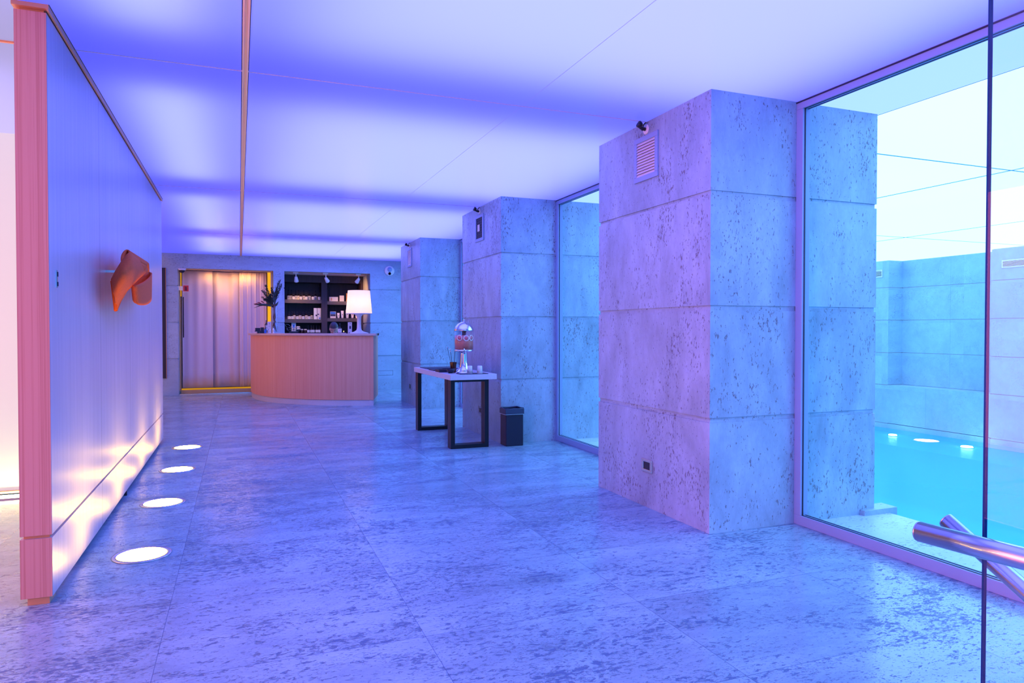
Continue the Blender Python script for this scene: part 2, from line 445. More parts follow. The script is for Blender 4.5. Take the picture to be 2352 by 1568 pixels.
# joint trims: depth joint, hairline seam, cross joints
st(G().box(.024, .033, -3, YB, H-.012, H+.01).box(.033, .047, -3, YB, H-.004, H+.01).box(.047, .056, -3, YB, H-.012, H+.01).build('trim_1', 'jointbronze'))
st(G().box(1.7240, 1.7260, -3, YB, H+.0003, H+.004).build('trim_2', 'jointtrim'))
for i, y in enumerate((.60, 4.23, 7.86, 11.49)):
    st(G().box(-.785, GX0, y-.0035, y+.0035, H-.003, H+.004).build('trim_%d' % (3+i), 'jointtrim'))
for i, y in enumerate((.60, 4.23)):
    st(G().box(-4.4, -.93, y-.008, y+.008, H-.008, H+.004).build('trim_%d' % (7+i), 'bronze'))

# pool ceiling: bright panels with thin dark seams
XS = [4.05, 6.58, 9.80, 13.2]; YS = [-3., .65, 4.29, 8.0, 11.7, 16.]
pc = frame('ceiling_pool', (8, 6, H))
for i in range(3):
    for j in range(5):
        panel(XS[i]+.008, XS[i+1]-.008, YS[j]+.008, YS[j+1]-.008, 'poolceil', pc)
sm = G()
for x in XS[1:3]: sm.box(x-.008, x+.008, -3, 16, H-.004, H+.01)
for y in YS[1:5]: sm.box(4.05, 13.2, y-.008, y+.008, H-.003, H+.01)
st(sm.build('trim_9', 'alu'))

# hall walls
def courses(g, x0, x1, y0, y1, z0=0., z1=H, inset=.012, gaps=(.695, 1.385, 2.085), gh=.030, xs=None):
    """stone block courses with shadow joints; the recess core is built by the caller"""
    zs = [z0]+[z for z in gaps if z0 < z < z1]+[z1]
    for i in range(len(zs)-1):
        a = zs[i]+(gh/2 if i else 0); b = zs[i+1]-(gh/2 if i < len(zs)-2 else 0)
        cuts = [x0]+(xs or [])+[x1]
        for j in range(len(cuts)-1):
            g.box(cuts[j]+(.0015 if j else 0), cuts[j+1]-(.0015 if j < len(cuts)-2 else 0), y0, y1, a, b)
    return g

wb = G()
courses(wb, -1.37, -1.085, YB, YB+.14)
courses(wb, .640, .850, YB, YB+.14, z1=2.425)
courses(wb, 2.562, GX1, YB, YB+.14)
wb.box(-1.085, .640, YB, YB+.14, 2.425, H); wb.box(.640, 2.562, YB, YB+.14, 2.425, H)
# recess cores
wb.box(-1.36, -1.095, YB+.012, YB+.14, 0, H); wb.box(.65, .84, YB+.012, YB+.14, 0, 2.42); wb.box(2.572, GX1, YB+.012, YB+.14, 0, H)
wall_back = st(wb.build('wall_back', 'wall'))
# alcove round the shelves and the curtain recess
ab = G()
courses(ab, 2.562, 2.70, YB+.14, 16.2); ab.box(2.574, 2.69, YB+.14, 16.2, 0, H); ab.box(.64, .85, YB+.14, 16.2, 0, 2.9)
ab.box(-1.25, -1.085, YB+.14, 15.6, 0, H)
st(ab.build('wall_alcove_side', 'wall'))
st(G().box(-1.25, .64, 15.5, 15.62, 0, 2.9).build('wall_alcove_back', 'curtain'))
st(G().box(-1.25, 2.70, YB+.13, 16.2, 2.425, 2.47).build('ceiling_alcove', 'curtain'))
st(G().box(-1.47, -1.39, 8.75, 14.68, 0, H).build('wall_left', 'added_cream'))  # out of view behind the divider; its cream glow is added fill light
# luminous wall behind the divider
lw = G().box(-4.4, -.94, 6.2, 6.26, .05, H)
st(lw.build('wall_luminous', 'lumwall'))
st(G().box(-4.5, -4.4, -.9, 6.26, 0, H).build('wall_far_left', 'added_pink')); st(G().box(-4.5, -4.4, -3.2, -.9, 0, H).build('wall_far_left_stone', 'wall'))  # out of view; the pink part glows only as added fill
st(G().box(-4.4, GX0, -3.3, -3.2, 0, H).build('wall_behind', 'wall'))
st(G().box(.2, GX0-.1, -3.2, -3.15, .05, H-.05).build('wall_behind_added_glow', 'added_cyan'))  # unseen glowing panel added as cyan fill
t = thing('light_strip', (-2.5, 6.12, 0), 'glowing warm light strip along the floor at the foot of the backlit wall', 'light strip')
G().box(-4.4, -.94, 6.10, 6.19, 0, .012).build('housing', 'steel', t)
G().box(-4.4, -.94, 6.12, 6.17, .012, .022).build('diffuser', 'led', t)
G().box(-4.4, -.94, 6.165, 6.197, .035, .05).build('cover_rail', 'bronze', t)

# pillars
def pillar(y0, y1, label):
    g = G(); courses(g, PX0, PX1, y0, y1)
    g.box(PX0+.009, PX1-.009, y0+.009, y1-.009, 0, H)
    o = g.build('stone_pillar', 'pillar'); return tag(o, label, 'pillar')
pillar(*PY[0], 'nearest square travertine pillar with a louvred vent and a wall socket')
pillar(*PY[1], 'travertine pillar behind the side table, second from the camera')
pillar(*PY[2], 'farthest travertine pillar, with warm glare on its left face')

# skirting block at the foot of the near pillar, pool side
tag(G().box(3.9, 4.20, 3.47, 3.60, -.10, .035).build('stone_kerb_block', 'pillar', bevel=.003), 'small stone block at the foot of the near pillar beside the pool', 'block')

# windows
def window(n, y0, y1):
    r = frame('window_%d' % n, (3.36, y0, 0))
    f = G(); fr = .055
    f.box(GX0, GX1, y0, y1, 0, .062); f.box(GX0, GX1, y0, y1, H-.055, H)
    f.box(GX0, GX1, y0, y0+fr, .062, H-.055); f.box(GX0, GX1, y1-fr, y1, .062, H-.055)
    f.build('window_frame', 'alu', r, bevel=.002)
    g = G()
    for z0, z1 in ((.062, .065), (H-.058, H-.055)): g.box(GX0+.012, GX0+.02, y0+fr, y1-fr, z0, z1); g.box(GX1-.02, GX1-.012, y0+fr, y1-fr, z0, z1)
    for a in (y0+fr, y1-fr-.004): g.box(GX0+.014, GX0+.022, a, a+.004, .062, H-.055)
    g.box(GX0-.004, GX0+.004, y0, y1, H-.014, H-.006)
    g.build('gasket', 'gasket', r)
    G().box(3.335, 3.345, y0+fr+.008, y1-fr-.008, .068, H-.06).build('window_glass', 'glass', r)
window(1, -3.0, 3.51); window(2, 4.92, 7.15); window(3, 8.56, 10.80); window(4, 12.21, 14.70)

# ================================================================== POOL HALL
PW = 12.7; WZ = -.82
pf = G(); pj = G()
def pier(y0, y1):
    zz = [WZ-1.2, WZ+.10, .087, .765, 1.451, 2.137, H]
    for a, b in zip(zz[:-1], zz[1:]):
        pf.box(PW, PW+.6, y0, y1, a+.007, b-.007)
    pj.box(PW+.012, PW+.59, y0+.01, y1-.01, WZ-1.2, H)
def niche(y0, y1):
    ym = (y0+y1)/2
    for a, b in zip([.087, .765, 1.451, 2.137], [.765, 1.451, 2.137, H]):
        pf.box(PW+.40, PW+.6, y0, ym-.001, a+.006, b-.006); pf.box(PW+.40, PW+.6, ym+.001, y1, a+.006, b-.006)
    pj.box(PW+.41, PW+.59, y0, y1, .087, H)
    pf.box(PW, PW+.6, y0, ym+.2, WZ+.11, .087); pf.box(PW, PW+.6, ym+.202, y1, WZ+.11, .087)
    pf.box(PW-.012, PW+.6, y0, y1, WZ-1.2, WZ+.10)
for k in range(-3, 2):
    pier(10.75+3.65*k, 12.25+3.65*k); niche(8.60+3.65*k, 10.75+3.65*k)
st(pf.build('wall_pool_far', 'poolwall')); st(pj.build('wall_pool_core', 'joint'))
st(G().box(EDGE-.1, 13.3, 15.9, 16.1, -2, H).build('wall_pool_back', 'poolwall'))
st(G().box(EDGE-.1, 13.3, -3.2, -3.0, -2, H).build('wall_pool_front', 'poolwall'))
st(G().box(EDGE-.05, EDGE, -3, 16, -2, -.12).build('wall_pool_near', 'tile'))
st(G().box(EDGE-.05, 13.3, -3, 16, -2.1, -1.9).build('floor_pool', 'tile'))
st(G().add([(EDGE, -3, WZ), (PW-.012, -3, WZ), (PW-.012, 15.9, WZ), (EDGE, 15.9, WZ)], [(0, 1, 2, 3)]).build('water', 'water', recalc=False))
# overflow slot lines just under the far wall, submerged shelf with lamps
sh = G().box(11.3, PW-.02, -2.99, 15.89, -1.899, -.90); sh = sh.build('pool_bench', 'tile'); tag(sh, 'submerged tiled bench along the far pool wall', 'bench')
for i, (x, y, r, lab) in enumerate(((12.33, 10.31, .08, 'small bright underwater spot beside the pillar edge'), (12.34, 8.77, .10, 'small bright underwater spot left of the glass edge'))):
    t = thing('underwater_light', (x, y, -.90), lab, 'light', 'underwater pool lights')
    G().lathe([(r+.02, 0), (r+.02, .008), (r, .012)], (x, y, -.90), 28).build('trim_ring', 'steel', t)
    G().lathe([(r, .012), (r*.9, .03), (.001, .04)], (x, y, -.90), 28).build('lens', 'pool_lens', t)
def grille(x, y0, y1, z0, z1, label, flip=1, slats=5, m='steel'):
    t = thing('vent_grille', (x, (y0+y1)/2, z0), label, 'vent')
    f = .018; a = x-.008
    g = G(); g.box(a, x, y0, y1, z0, z0+f).box(a, x, y0, y1, z1-f, z1).box(a, x, y0, y0+f, z0+f, z1-f).box(a, x, y1-f, y1, z0+f, z1-f)
    g.build('frame', m, t)
    s_ = G()
    for i in range(slats):
        z = z0+f+(i+.5)*(z1-z0-2*f)/slats; s_.box(x-.007, x-.002, y0+f, y1-f, z-.005, z+.005)
    s_.build('slats', m, t); G().box(x-.002, x-.0005, y0+f, y1-f, z0+f, z1-f).build('backing', 'gasket', t)
grille(PW, 7.55, 8.42, 2.35, 2.49, 'long narrow vent high on the far pool wall right of the glass edge')
grille(PW, 10.90, 11.13, 2.36, 2.52, 'small vent high on the pool wall beside the near pillar edge')

# ================================================================== HALL OBJECTS
# --- divider partition
dv = thing('room_divider', (-.86, 6.2, 0), 'tall pale veneered partition lit by the floor lights', 'partition')
DX0, DX1, DY0, DY1 = -.925, -.800, 3.71, 8.68
up = G().box(DX0, DX1, DY0, DY1, .318, 2.675).build('upper_panel', 'divider', dv)
lo = G().box(DX0, DX1, DY0, DY1, .035, .303).build('lower_panel', 'divider', dv)
G().box(DX0+.012, DX1-.012, DY0+.012, DY1-.012, .303, .318).build('shadow_gap_core', 'bronze', dv)
e = G().box(DX0+.001, DX1-.001, DY0-.004, DY0, .318, 2.675).build('upper_end_strip', 'divider_end', dv); e['label'] = 'reddish vertical-grain edge'
e = G().box(DX0+.001, DX1-.001, DY0-.004, DY0, .035, .303).build('lower_end_strip', 'divider_end', dv); e['label'] = 'reddish vertical-grain edge'
G().box(DX0+.025, DX1-.015, DY0+.01, DY0+.12, 0, .035).build('foot_block', 'bronze', dv)
G().box(DX0+.03, DX1-.03, DY0+.6, DY1-.1, 0, .035).build('plinth', 'gasket', dv)
G().box(-.815, -.797, 5.93, 5.95, 0, .035).build('levelling_foot', 'gasket', dv)
cap = G().box(DX0-.005, DX1+.012, DY0-.02, DY1+.01, 2.688, H).box(DX0+.02, DX1-.012, DY0+.01, DY1, 2.675, 2.688).box(DX1+.004, DX1+.012, DY0-.02, DY1+.01, 2.680, 2.688)
cap.build('head_channel', 'bronze', dv)
ht = thing('wall_hook_rail', (-.797, 3.84, 1.45), 'slim grey metal slot on the partition near its front edge', 'fitting')
G().box(-.800, -.796, 3.832, 3.848, 1.448, 1.530).build('plate', 'steel', ht)
G().box(-.796, -.792, 3.837, 3.843, 1.50, 1.522).build('screw_tab', 'gasket', ht); G().box(-.796, -.792, 3.837, 3.843, 1.455, 1.475).build('screw_tab', 'gasket', ht)

# --- felt wall sculpture: a wide band folded over, with a hanging loop
sc = thing('wall_sculpture', (-.72, 4.95, 1.35), 'orange felt wall sculpture of folded bands hung on the partition', 'sculpture')
def pt(u, v, x):
    d = at(u, v, 1.0)-Vector((0, 0, CAM_H)); return Vector((0, 0, CAM_H))+d*(x/d.x)
Lft = [pt(258, 643, -.70), pt(264, 676, -.70), pt(269, 712, -.70)]
def band(u, v):
    # u along the band (left edge to top right), v across (upper edge to lower edge)
    up_ = [(257, 642), (267, 622), (279, 603), (297, 578), (318, 596), (338, 617)]
    dn_ = [(268, 712), (277, 690), (290, 668), (303, 655), (317, 640), (338, 622)]
    xs = [-.735, -.70, -.665, -.64, -.655, -.69]
    f = u*5; i = min(4, int(f)); t_ = f-i
    L = lambda A: (A[i][0]*(1-t_)+A[i+1][0]*t_, A[i][1]*(1-t_)+A[i+1][1]*t_)
    a, b = L(up_), L(dn_); x = xs[i]*(1-t_)+xs[i+1]*t_
    bulge = .03*math.sin(PI*v)
    return pt(a[0]*(1-v)+b[0]*v, a[1]*(1-v)+b[1]*v, x+bulge)
b1 = G().grid(band, 15, 10).build('folded_band', 'felt', sc, solid=.012)
def roll(u, v):
    # teardrop roll whose open end faces the viewer at the top left
    a = 2*PI*u
    cx_, cz_ = 288+21*v*2, 589+11*v*2
    r1 = 10-2*v
    px_ = cx_+r1*.85*math.cos(a)+3.5*math.sin(a); pz_ = cz_-15*math.sin(a)*(1-.3*v)
    return pt(px_, pz_, -.705+.055*v-.0+.02*math.cos(a))
G().grid(roll, 20, 6).build('rolled_fold', 'felt', sc, solid=.010)
le = G().tube([pt(258, 645, -.728), pt(262, 678, -.722), pt(266, 713, -.722)], .011, 8).build('cut_edge', 'feltedge', sc); le['label'] = 'bright orange cut edge'
def cup(u, v):
    a = 2*PI*u
    w_ = 1-.10*v
    cxp, czp = 325+1.5*v, 640+45*v
    tilt = -13*math.cos(a)*(1-v)*.9 + 9*abs(math.sin(a/1.0))*v*(1 if math.sin(a) < 0 else .2)
    px_ = cxp+23*math.cos(a)*w_
    pz_ = czp+tilt+10*(-math.sin(a))*(1-.3*v)
    return pt(px_, pz_, -.66+.055*(-math.sin(a)))
G().grid(cup, 28, 8).build('hanging_loop', 'felt', sc, solid=.010)
G().tube([pt(334, 602, -.72), pt(339, 606, -.72), pt(340, 625, -.72)], .012, 8).build('hook_end', 'felt', sc)
G().box(-.80, -.70, 5.15, 5.17, 1.62, 1.635).build('wall_peg', 'steel', sc)

# --- recessed floor lights along the divider
ys = [4.33, 5.58, 6.86, 8.12]
labs = ['nearest round light set in the floor beside the partition', 'second nearest round floor light beside the partition', 'third round floor light along the partition', 'farthest round floor light at the end of the partition']
t = thing('floor_light', (-.51, ys[0], 0), labs[0], 'floor light', 'floor lights along the partition')
g = G(); n = 40
g.lathe([(.150, 0.0), (.150, .004), (.146, .006), (.128, .006), (.126, .003)], (-.51, ys[0], 0), n); g.build('trim_ring', 'steel', t)
G().lathe([(.126, .001), (.125, .0045), (.001, .005)], (-.51, ys[0], 0), n).build('lens', 'lens', t)
for y, l_ in zip(ys[1:], labs[1:]): dup(t, (-.52, y, 0), l_)

# --- vents, spot brackets and sockets on the pillars
def pillar_fittings(y0, which, dark=False):
    dy = y0-3.51
    ya, yb_ = 4.075+dy, 4.378+dy; z0, z1 = 2.300, 2.612
    t = thing('vent_grille', (PX0, (ya+yb_)/2, z0), ('dark mesh vent with a paper tag on the %s pillar' if dark else 'pale louvred vent high on the %s pillar') % which, 'vent')
    f = .036; a = PX0-.012
    g = G(); g.box(a, PX0, ya, yb_, z0, z0+f).box(a, PX0, ya, yb_, z1-f, z1).box(a, PX0, ya, ya+f, z0+f, z1-f).box(a, PX0, yb_-f, yb_, z0+f, z1-f)
    g.build('frame', 'alu', t, bevel=.002)
    G().box(PX0-.002, PX0-.0005, ya+f, yb_-f, z0+f, z1-f).build('backing', 'gasket', t)
    s_ = G()
    if dark:
        for i in range(8):
            z = z0+f+(i+.5)*(z1-z0-2*f)/8; s_.box(PX0-.005, PX0-.003, ya+f, yb_-f, z-.004, z+.004)
        for i in range(7):
            y = ya+f+(i+.5)*(yb_-ya-2*f)/7; s_.box(PX0-.005, PX0-.003, y-.004, y+.004, z0+f, z1-f)
        s_.build('mesh', 'blackplastic', t)
        p_ = G().box(PX0-.008, PX0-.006, ya+.14, ya+.22, z0+.12, z0+.20).build('paper_tag', 'paper', t); p_['label'] = 'white paper tag'
    else:
        for i in range(12):
            z = z0+f+(i+.5)*(z1-z0-2*f)/12
            s_.add([(PX0-.011, ya+f, z-.010), (PX0-.011, yb_-f, z-.010), (PX0-.002, yb_-f, z+.009), (PX0-.002, ya+f, z+.009)], [(0, 1, 2, 3)])
        sl = s_.build('slats', 'white', t, solid=.0015)
        sw = G()
        for yy in (ya+.015, yb_-.015): sw.lathe([(.003, 0), (.003, .002)], (0, 0, 0), 8)
    # spot bracket above the vent
    yc, zc = 4.232+dy, 2.655
    s = thing('spot_bracket', (PX0, yc, zc-.04), 'small bare spotlight bracket above the vent on the %s pillar' % which, 'spotlight')
    R = Matrix.Rotation(-PI/2, 3, 'Y')
    G().lathe([(.036, 0), (.036, .004), (.030, .008), (.014, .010)], (PX0, yc, zc), 24, rot=R).build('rose', 'white', s)
    G().tube([(PX0-.008, yc, zc), (PX0-.035, yc, zc+.002), (PX0-.055, yc, zc+.01)], [.013, .011, .009], 10).build('arm', 'black', s)
    G().lathe([(.012, 0), (.022, .012), (.024, .032), (.020, .032)], (PX0-.05, yc-.02, zc+.012), 14, rot=Matrix.Rotation(-1.1, 3, 'Y')).build('lamp_cup', 'black', s)
    G().tube([(PX0-.002, yc+.0, zc+.052), (PX0-.02, yc+.006, zc+.03), (PX0-.03, yc+.01, zc-.01)], .004, 6).build('cable', 'black', s)
    # socket
    ya, yb_, z0, z1 = 4.136+dy, 4.272+dy, .250, .338
    o = thing('wall_socket', (PX0, (ya+yb_)/2, z0), 'small metal-framed wall socket low on the %s pillar' % which, 'socket')
    f = .018; g = G(); a = PX0-.009
    g.box(a, PX0, ya, yb_, z0, z0+f).box(a, PX0, ya, yb_, z1-f, z1).box(a, PX0, ya, ya+f*1.5, z0+f, z1-f).box(a, PX0, yb_-f*1.5, yb_, z0+f, z1-f)
    g.build('face_plate', 'steel', o, bevel=.002)
    G().box(PX0-.004, PX0-.0005, ya+f, yb_-f, z0+f, z1-f).build('insert', 'blackplastic', o)
pillar_fittings(3.51, 'nearest'); pillar_fittings(7.15, 'middle', dark=True); pillar_fittings(10.80, 'farthest')

# --- near glass door edge and steel rails
t = thing('glass_door', (1.5, .2, 0), 'frameless glass door leaf seen edge-on at the right', 'glass door')
G().box(1.495, 1.505, -.55, 1.022, .01, 2.60).build('pane', 'clear', t)
G().box(1.4955, 1.5045, 1.022, 1.0265, .01, 2.60).build('polished_edge', 'edge', t)
G().box(1.49, 1.51, -.56, 1.02, 2.60, H).build('head_clamp', 'steel', t); G().box(1.49, 1.51, -.55, 1.0, 0, .01).build('floor_guide', 'steel', t)
def rail(name, pts, r, label):
    t = thing(name, (pts[-1][0], pts[-1][1], 0), label, 'rail')
    G().tube(pts, r, 32).build('tube', 'steel', t, recalc=True)
    d = (Vector(pts[0])-Vector(pts[1])).normalized()
    G().tube([Vector(pts[0])+d*.0005, Vector(pts[0])+d*.004, Vector(pts[0])+d*.007], [r*.995, r*.95, r*.6], 32).build('end_cap', 'steel', t)
    p = pts[-1]; G().lathe([(.040, 0), (.040, .006), (.0226, .008)], (p[0], p[1], 0), 28).build('floor_flange', 'steel', t)
rail('steel_rail', [(1.411, 1.108, .800), (1.437, .88, .800), (1.445, .70, .800), (1.447, .44, .800), (1.447, .40, .797), (1.447, .37, .78), (1.447, .355, .75), (1.447, .35, .70), (1.447, .35, 0)], .0225, 'polished steel rail tube crossing in front of the glass edge')
rail('steel_rail', [(1.853, 1.372, .712), (1.85, .82, .39), (1.85, .75, .34), (1.85, .72, .30), (1.85, .715, .24), (1.85, .71, 0)], .0225, 'steel rail tube sloping down behind the glass edge')

# --- side table
tb = thing('side_table', (2.27, 7.7, 0), 'side table with a pale stone slab on black loop legs', 'table')
G().box(2.02, 2.53, 6.90, 8.50, .728, .785).build('table_top', 'concrete', tb, bevel=.003)
for ya in (7.0, 8.44):
    g = G(); x0, x1, d = 2.055, 2.475, .125
    for k in range(3):
        a = ya+k*(d/3)+.003; b = ya+(k+1)*(d/3)-.003
        ins = 0
        g.box(x0, x0+.045, a, b, .0, .728).box(x1-.045, x1, a, b, .0, .728).box(x0+.045, x1-.045, a, b, 0, .04).box(x0+.045, x1-.045, a, b, .70, .728)
    g.box(x0+.008, x0+.037, ya+.004, ya+d-.004, .01, .72).box(x1-.037, x1-.008, ya+.004, ya+d-.004, .01, .72).box(x0+.045, x1-.045, ya+.004, ya+d-.004, .008, .032)
    g.build('leg', 'black', tb)
TZ = .785
# dispenser
dx, dy_ = 2.262, 7.20
ds = thing('drink_dispenser', (dx, dy_, TZ), 'glass drinks dispenser with chrome dome lid and pink fruit water', 'dispenser')
G().lathe([(.098, 0), (.098, .006), (.075, .020), (.05, .05), (.040, .11), (.034, .20), (.036, .225), (.10, .232), (.104, .240), (.100, .252), (.001, .252)], (dx, dy_, TZ), 40).build('pedestal', 'chrome', ds)
G().lathe([(.104, .252), (.104, .452)], (dx, dy_, TZ), 40).build('glass_cylinder', 'clear', ds, recalc=True)
lq = G().lathe([(.001, .254), (.099, .254), (.099, .405), (.001, .405)], (dx, dy_, TZ), 40).build('pink_water', 'liquid', ds)
G().lathe([(.022, .40), (.022, .445), (.028, .447), (.028, .455)], (dx, dy_, TZ), 20).build('ice_core', 'stem', ds)
for k, (du, dv_) in enumerate(((-.072, .012), (-.005, 0), (.052, .010))):
    a = math.atan2(-1, .0)+du*11
    c_ = Vector((dx+.1005*math.cos(a), dy_+.1005*math.sin(a), TZ+.375+dv_*.3))
    R = Vector((math.cos(a), math.sin(a), 0)).to_track_quat('Z', 'X').to_matrix()
    f_ = G().lathe([(.034, -.0015), (.034, .0012), (.030, .0015)], c_, 24, rot=R).build('fruit_slice', 'rind', ds)
    G().lathe([(.030, .0012), (.001, .0022)], c_, 24, rot=R).build('flesh', 'fruit', f_)
G().lathe([(.107, .452), (.108, .458), (.104, .475), (.092, .502), (.070, .528), (.040, .545), (.012, .552), (.012, .556)], (dx, dy_, TZ), 40).build('dome_lid', 'chrome', ds)
G().lathe([(.007, .552), (.007, .562), (.014, .566), (.014, .572), (.001, .575)], (dx, dy_, TZ), 20).build('knob', 'chrome', ds)
G().tube([(dx-.03, dy_-.10, TZ+.262), (dx-.04, dy_-.135, TZ+.262), (dx-.042, dy_-.145, TZ+.24)], .007, 10).build('tap', 'chrome', ds)
# tray and cups
tr = tag(G().box(2.13, 2.44, 6.91, 7.06, TZ, TZ+.006).build('serving_mat', 'blackplastic', bevel=.002), 'black rectangular mat under the white cups on the side table', 'tray')
cp = thing('paper_cup', (2.255, 6.975, TZ+.006), 'white paper cup standing left of its twin on the black mat', 'cup', 'white cups on the table')
G().lathe([(.030, 0), (.0245, .078), (.0230, .080), (.001, .080)], (2.255, 6.975, TZ+.006), 28).build('cup_body', 'white', cp)
G().lathe([(.0300, 0), (.0310, .002), (.0300, .004)], (2.255, 6.975, TZ+.006), 28).build('rim', 'white', cp)
dup(cp, (2.355, 6.945, TZ+.006), 'white paper cup nearest the right corner of the side table')
# reed diffuser
vx, vy = 2.200, 7.40
rv = thing('reed_pot', (vx, vy, TZ), 'dark brown tapered pot holding thin stirring reeds', 'pot')
G().lathe([(.024, 0), (.030, .03), (.036, .085), (.040, .105), (.040, .108), (.036, .104), (.028, .03), (.001, .01)], (vx, vy, TZ), 28).build('pot', pbr('dark_copper', (.10, .035, .02), .25, .6), rv)
for k in range(5):
    a = k*1.3+.4; e_ = (vx+.045*math.cos(a)-.02, vy+.03*math.sin(a), TZ+.22+.02*(k % 3))
    rd = G().tube([(vx+.008*math.cos(a), vy+.008*math.sin(a), TZ+.02), e_], .0022, 6).build('reed', 'blackplastic', rv)
    G().lathe([(.001, -.004), (.005, 0), (.005, .012), (.001, .017)], e_, 8).build('bead', 'steel', rd)
def bowl(x, y, r, h, label, mat):
    b_ = thing('bowl', (x, y, TZ), label, 'bowl')
    G().lathe([(r*.45, 0), (r*.8, h*.4), (r, h), (r*.95, h), (r*.75, h*.45), (r*.3, h*.2), (.001, h*.2)], (x, y, TZ), 28).build('bowl_body', mat, b_)
    g = G(); 
    for k in range(9):
        a = k*2.4; rr = r*.55*math.sqrt((k+.5)/9); g.lathe([(.001, -.008), (.009, 0), (.001, .008)], (x+rr*math.cos(a), y+rr*math.sin(a), TZ+h*.75), 8)
    g.build('contents', 'blackplastic', b_)
    return b_
bowl(2.105, 7.18, .048, .048, 'dark round bowl at the near left of the side table', 'blackplastic')
bowl(2.17, 7.27, .030, .040, 'small brown bowl between the dark bowl and the dispenser', pbr('brown_bowl', (.20, .06, .03), .3))
sd = thing('square_dish', (2.07, 7.45, TZ), 'shallow dark square dish holding small items on the side table', 'dish')
G().box(2.035, 2.155, 7.35, 7.50, TZ, TZ+.006).box(2.025, 2.035, 7.34, 7.51, TZ, TZ+.028).box(2.155, 2.165, 7.34, 7.51, TZ, TZ+.028).box(2.035, 2.155, 7.34, 7.35, TZ, TZ+.028).box(2.035, 2.155, 7.50, 7.51, TZ, TZ+.028).build('dish_body', 'blackplastic', sd)
G().box(2.05, 2.14, 7.37, 7.48, TZ+.006, TZ+.022).build('sachets', 'flower', sd)
tag(G().box(2.06, 2.44, 8.0, 8.36, TZ, TZ+.008).build('slate_board', 'blackplastic', bevel=.002), 'flat black board at the far end of the side table', 'board')
tag(G().box(2.04, 2.20, 7.64, 7.86, TZ, TZ+.012).build('leather_folder', 'blackplastic', bevel=.002), 'thin dark folder between the board and the square dish', 'folder')

# --- bin
bn = thing('waste_bin', (2.75, 7.03, 0), 'dark rectangular waste bin with a folded liner by the middle pillar', 'bin')
G().box(2.652, 2.852, 6.945, 7.125, 0, .345).build('bin_body', 'blackplastic', bn, bevel=.008)
g = G()
def rim(z0, z1, o, i):
    g.box(2.645-o, 2.859+o, 6.938-o, 6.946, z0, z1).box(2.645-o, 2.859+o, 7.122, 7.130+o, z0, z1).box(2.645-o, 2.653, 6.946, 7.122, z0, z1).box(2.851, 2.859+o, 6.946, 7.122, z0, z1)
rim(.345, .398, 0, 0); g.build('liner', 'bag', bn, bevel=.003)
g = G(); g.box(2.642, 2.862, 6.935, 6.944, .338, .345).box(2.642, 2.650, 6.944, 7.13, .338, .345).box(2.854, 2.862, 6.944, 7.13, .338, .345).build('liner_band', 'steel', bn)
g = G(); g.tube([(2.66, 6.945, .402), (2.70, 6.944, .394), (2.75, 6.945, .400), (2.80, 6.943, .396), (2.85, 6.945, .405), (2.853, 7.03, .40), (2.85, 7.12, .404), (2.75, 7.124, .398), (2.66, 7.12, .402), (2.653, 7.03, .397), (2.66, 6.945, .402)], .008, 8).build('liner_fold', 'bag', bn)

# ================================================================== RECEPTION DESK
front = [(.200, 14.15), (.200, 13.75), (.245, 13.35), (.36, 12.93), (.50, 12.62), (.70, 12.34), (.95, 12.08), (1.25, 11.84), (1.62, 11.645), (2.05, 11.485)]
def resample(P_, n):
    d = [0]
    for a, b in zip(P_, P_[1:]): d.append(d[-1]+math.dist(a, b))
    out = []
    for i in range(n+1):
        s_ = d[-1]*i/n
        for k in range(len(P_)-1):
            if d[k+1] >= s_-1e-9: break
        t_ = (s_-d[k])/(d[k+1]-d[k]); out.append((P_[k][0]+(P_[k+1][0]-P_[k][0])*t_, P_[k][1]+(P_[k+1][1]-P_[k][1])*t_))
    return out
def smooth(P_, it=3):
    for _ in range(it): P_ = [P_[0]]+[((P_[i-1][0]+2*P_[i][0]+P_[i+1][0])/4, (P_[i-1][1]+2*P_[i][1]+P_[i+1][1])/4) for i in range(1, len(P_)-1)]+[P_[-1]]
    return P_
FR = smooth(resample(front, 40), 6)
def offset(P_, d):
    out = []
    for i, p in enumerate(P_):
        a, b = P_[max(i-1, 0)], P_[min(i+1, len(P_)-1)]; t_ = Vector((b[0]-a[0], b[1]-a[1])).normalized(); n_ = Vector((-t_.y, t_.x))
        out.append((p[0]+n_.x*d, p[1]+n_.y*d))
    return out
dk = thing('reception_desk', (1.1, 12.6, 0), 'curved wooden reception desk with a pale stone plinth', 'desk')
sidev = Vector((.16, .60)).normalized()
g = G().strip(FR, offset(FR, .05), .095, 1.150)
c0 = FR[-1]; c1 = (c0[0]+sidev.x*.95, c0[1]+sidev.y*.95)
g.strip([c0, c1], offset([c0, c1], .05), .095, 1.150)
bd = g.build('curved_front', 'desk', dk)
FP = offset(FR, .012)
g = G().strip(FP, offset(FR, .06), 0, .092); c0b = (c0[0]-.012, c0[1]+.012); c1b = (c1[0]-.012, c1[1])
g.strip([c0b, c1b], offset([c0b, c1b], .05), 0, .092); g.build('plinth', 'concrete', dk)
FO = offset(FR, -.045); FI = offset(FR, .55)
ext = (FO[-1][0]+.05, FO[-1][1]-.012)
FO2 = FO+[ext]; FI2 = FI+[(ext[0]+.14, FI[-1][1]+.02)]
g = G().strip(FO2, FI2, 1.153, 1.187).build('counter_top', 'top', dk, bevel=.002)
G().strip(offset(FR, .03), offset(FR, .10), 1.140, 1.153).build('top_batten', 'desk', dk)
CZ = 1.187

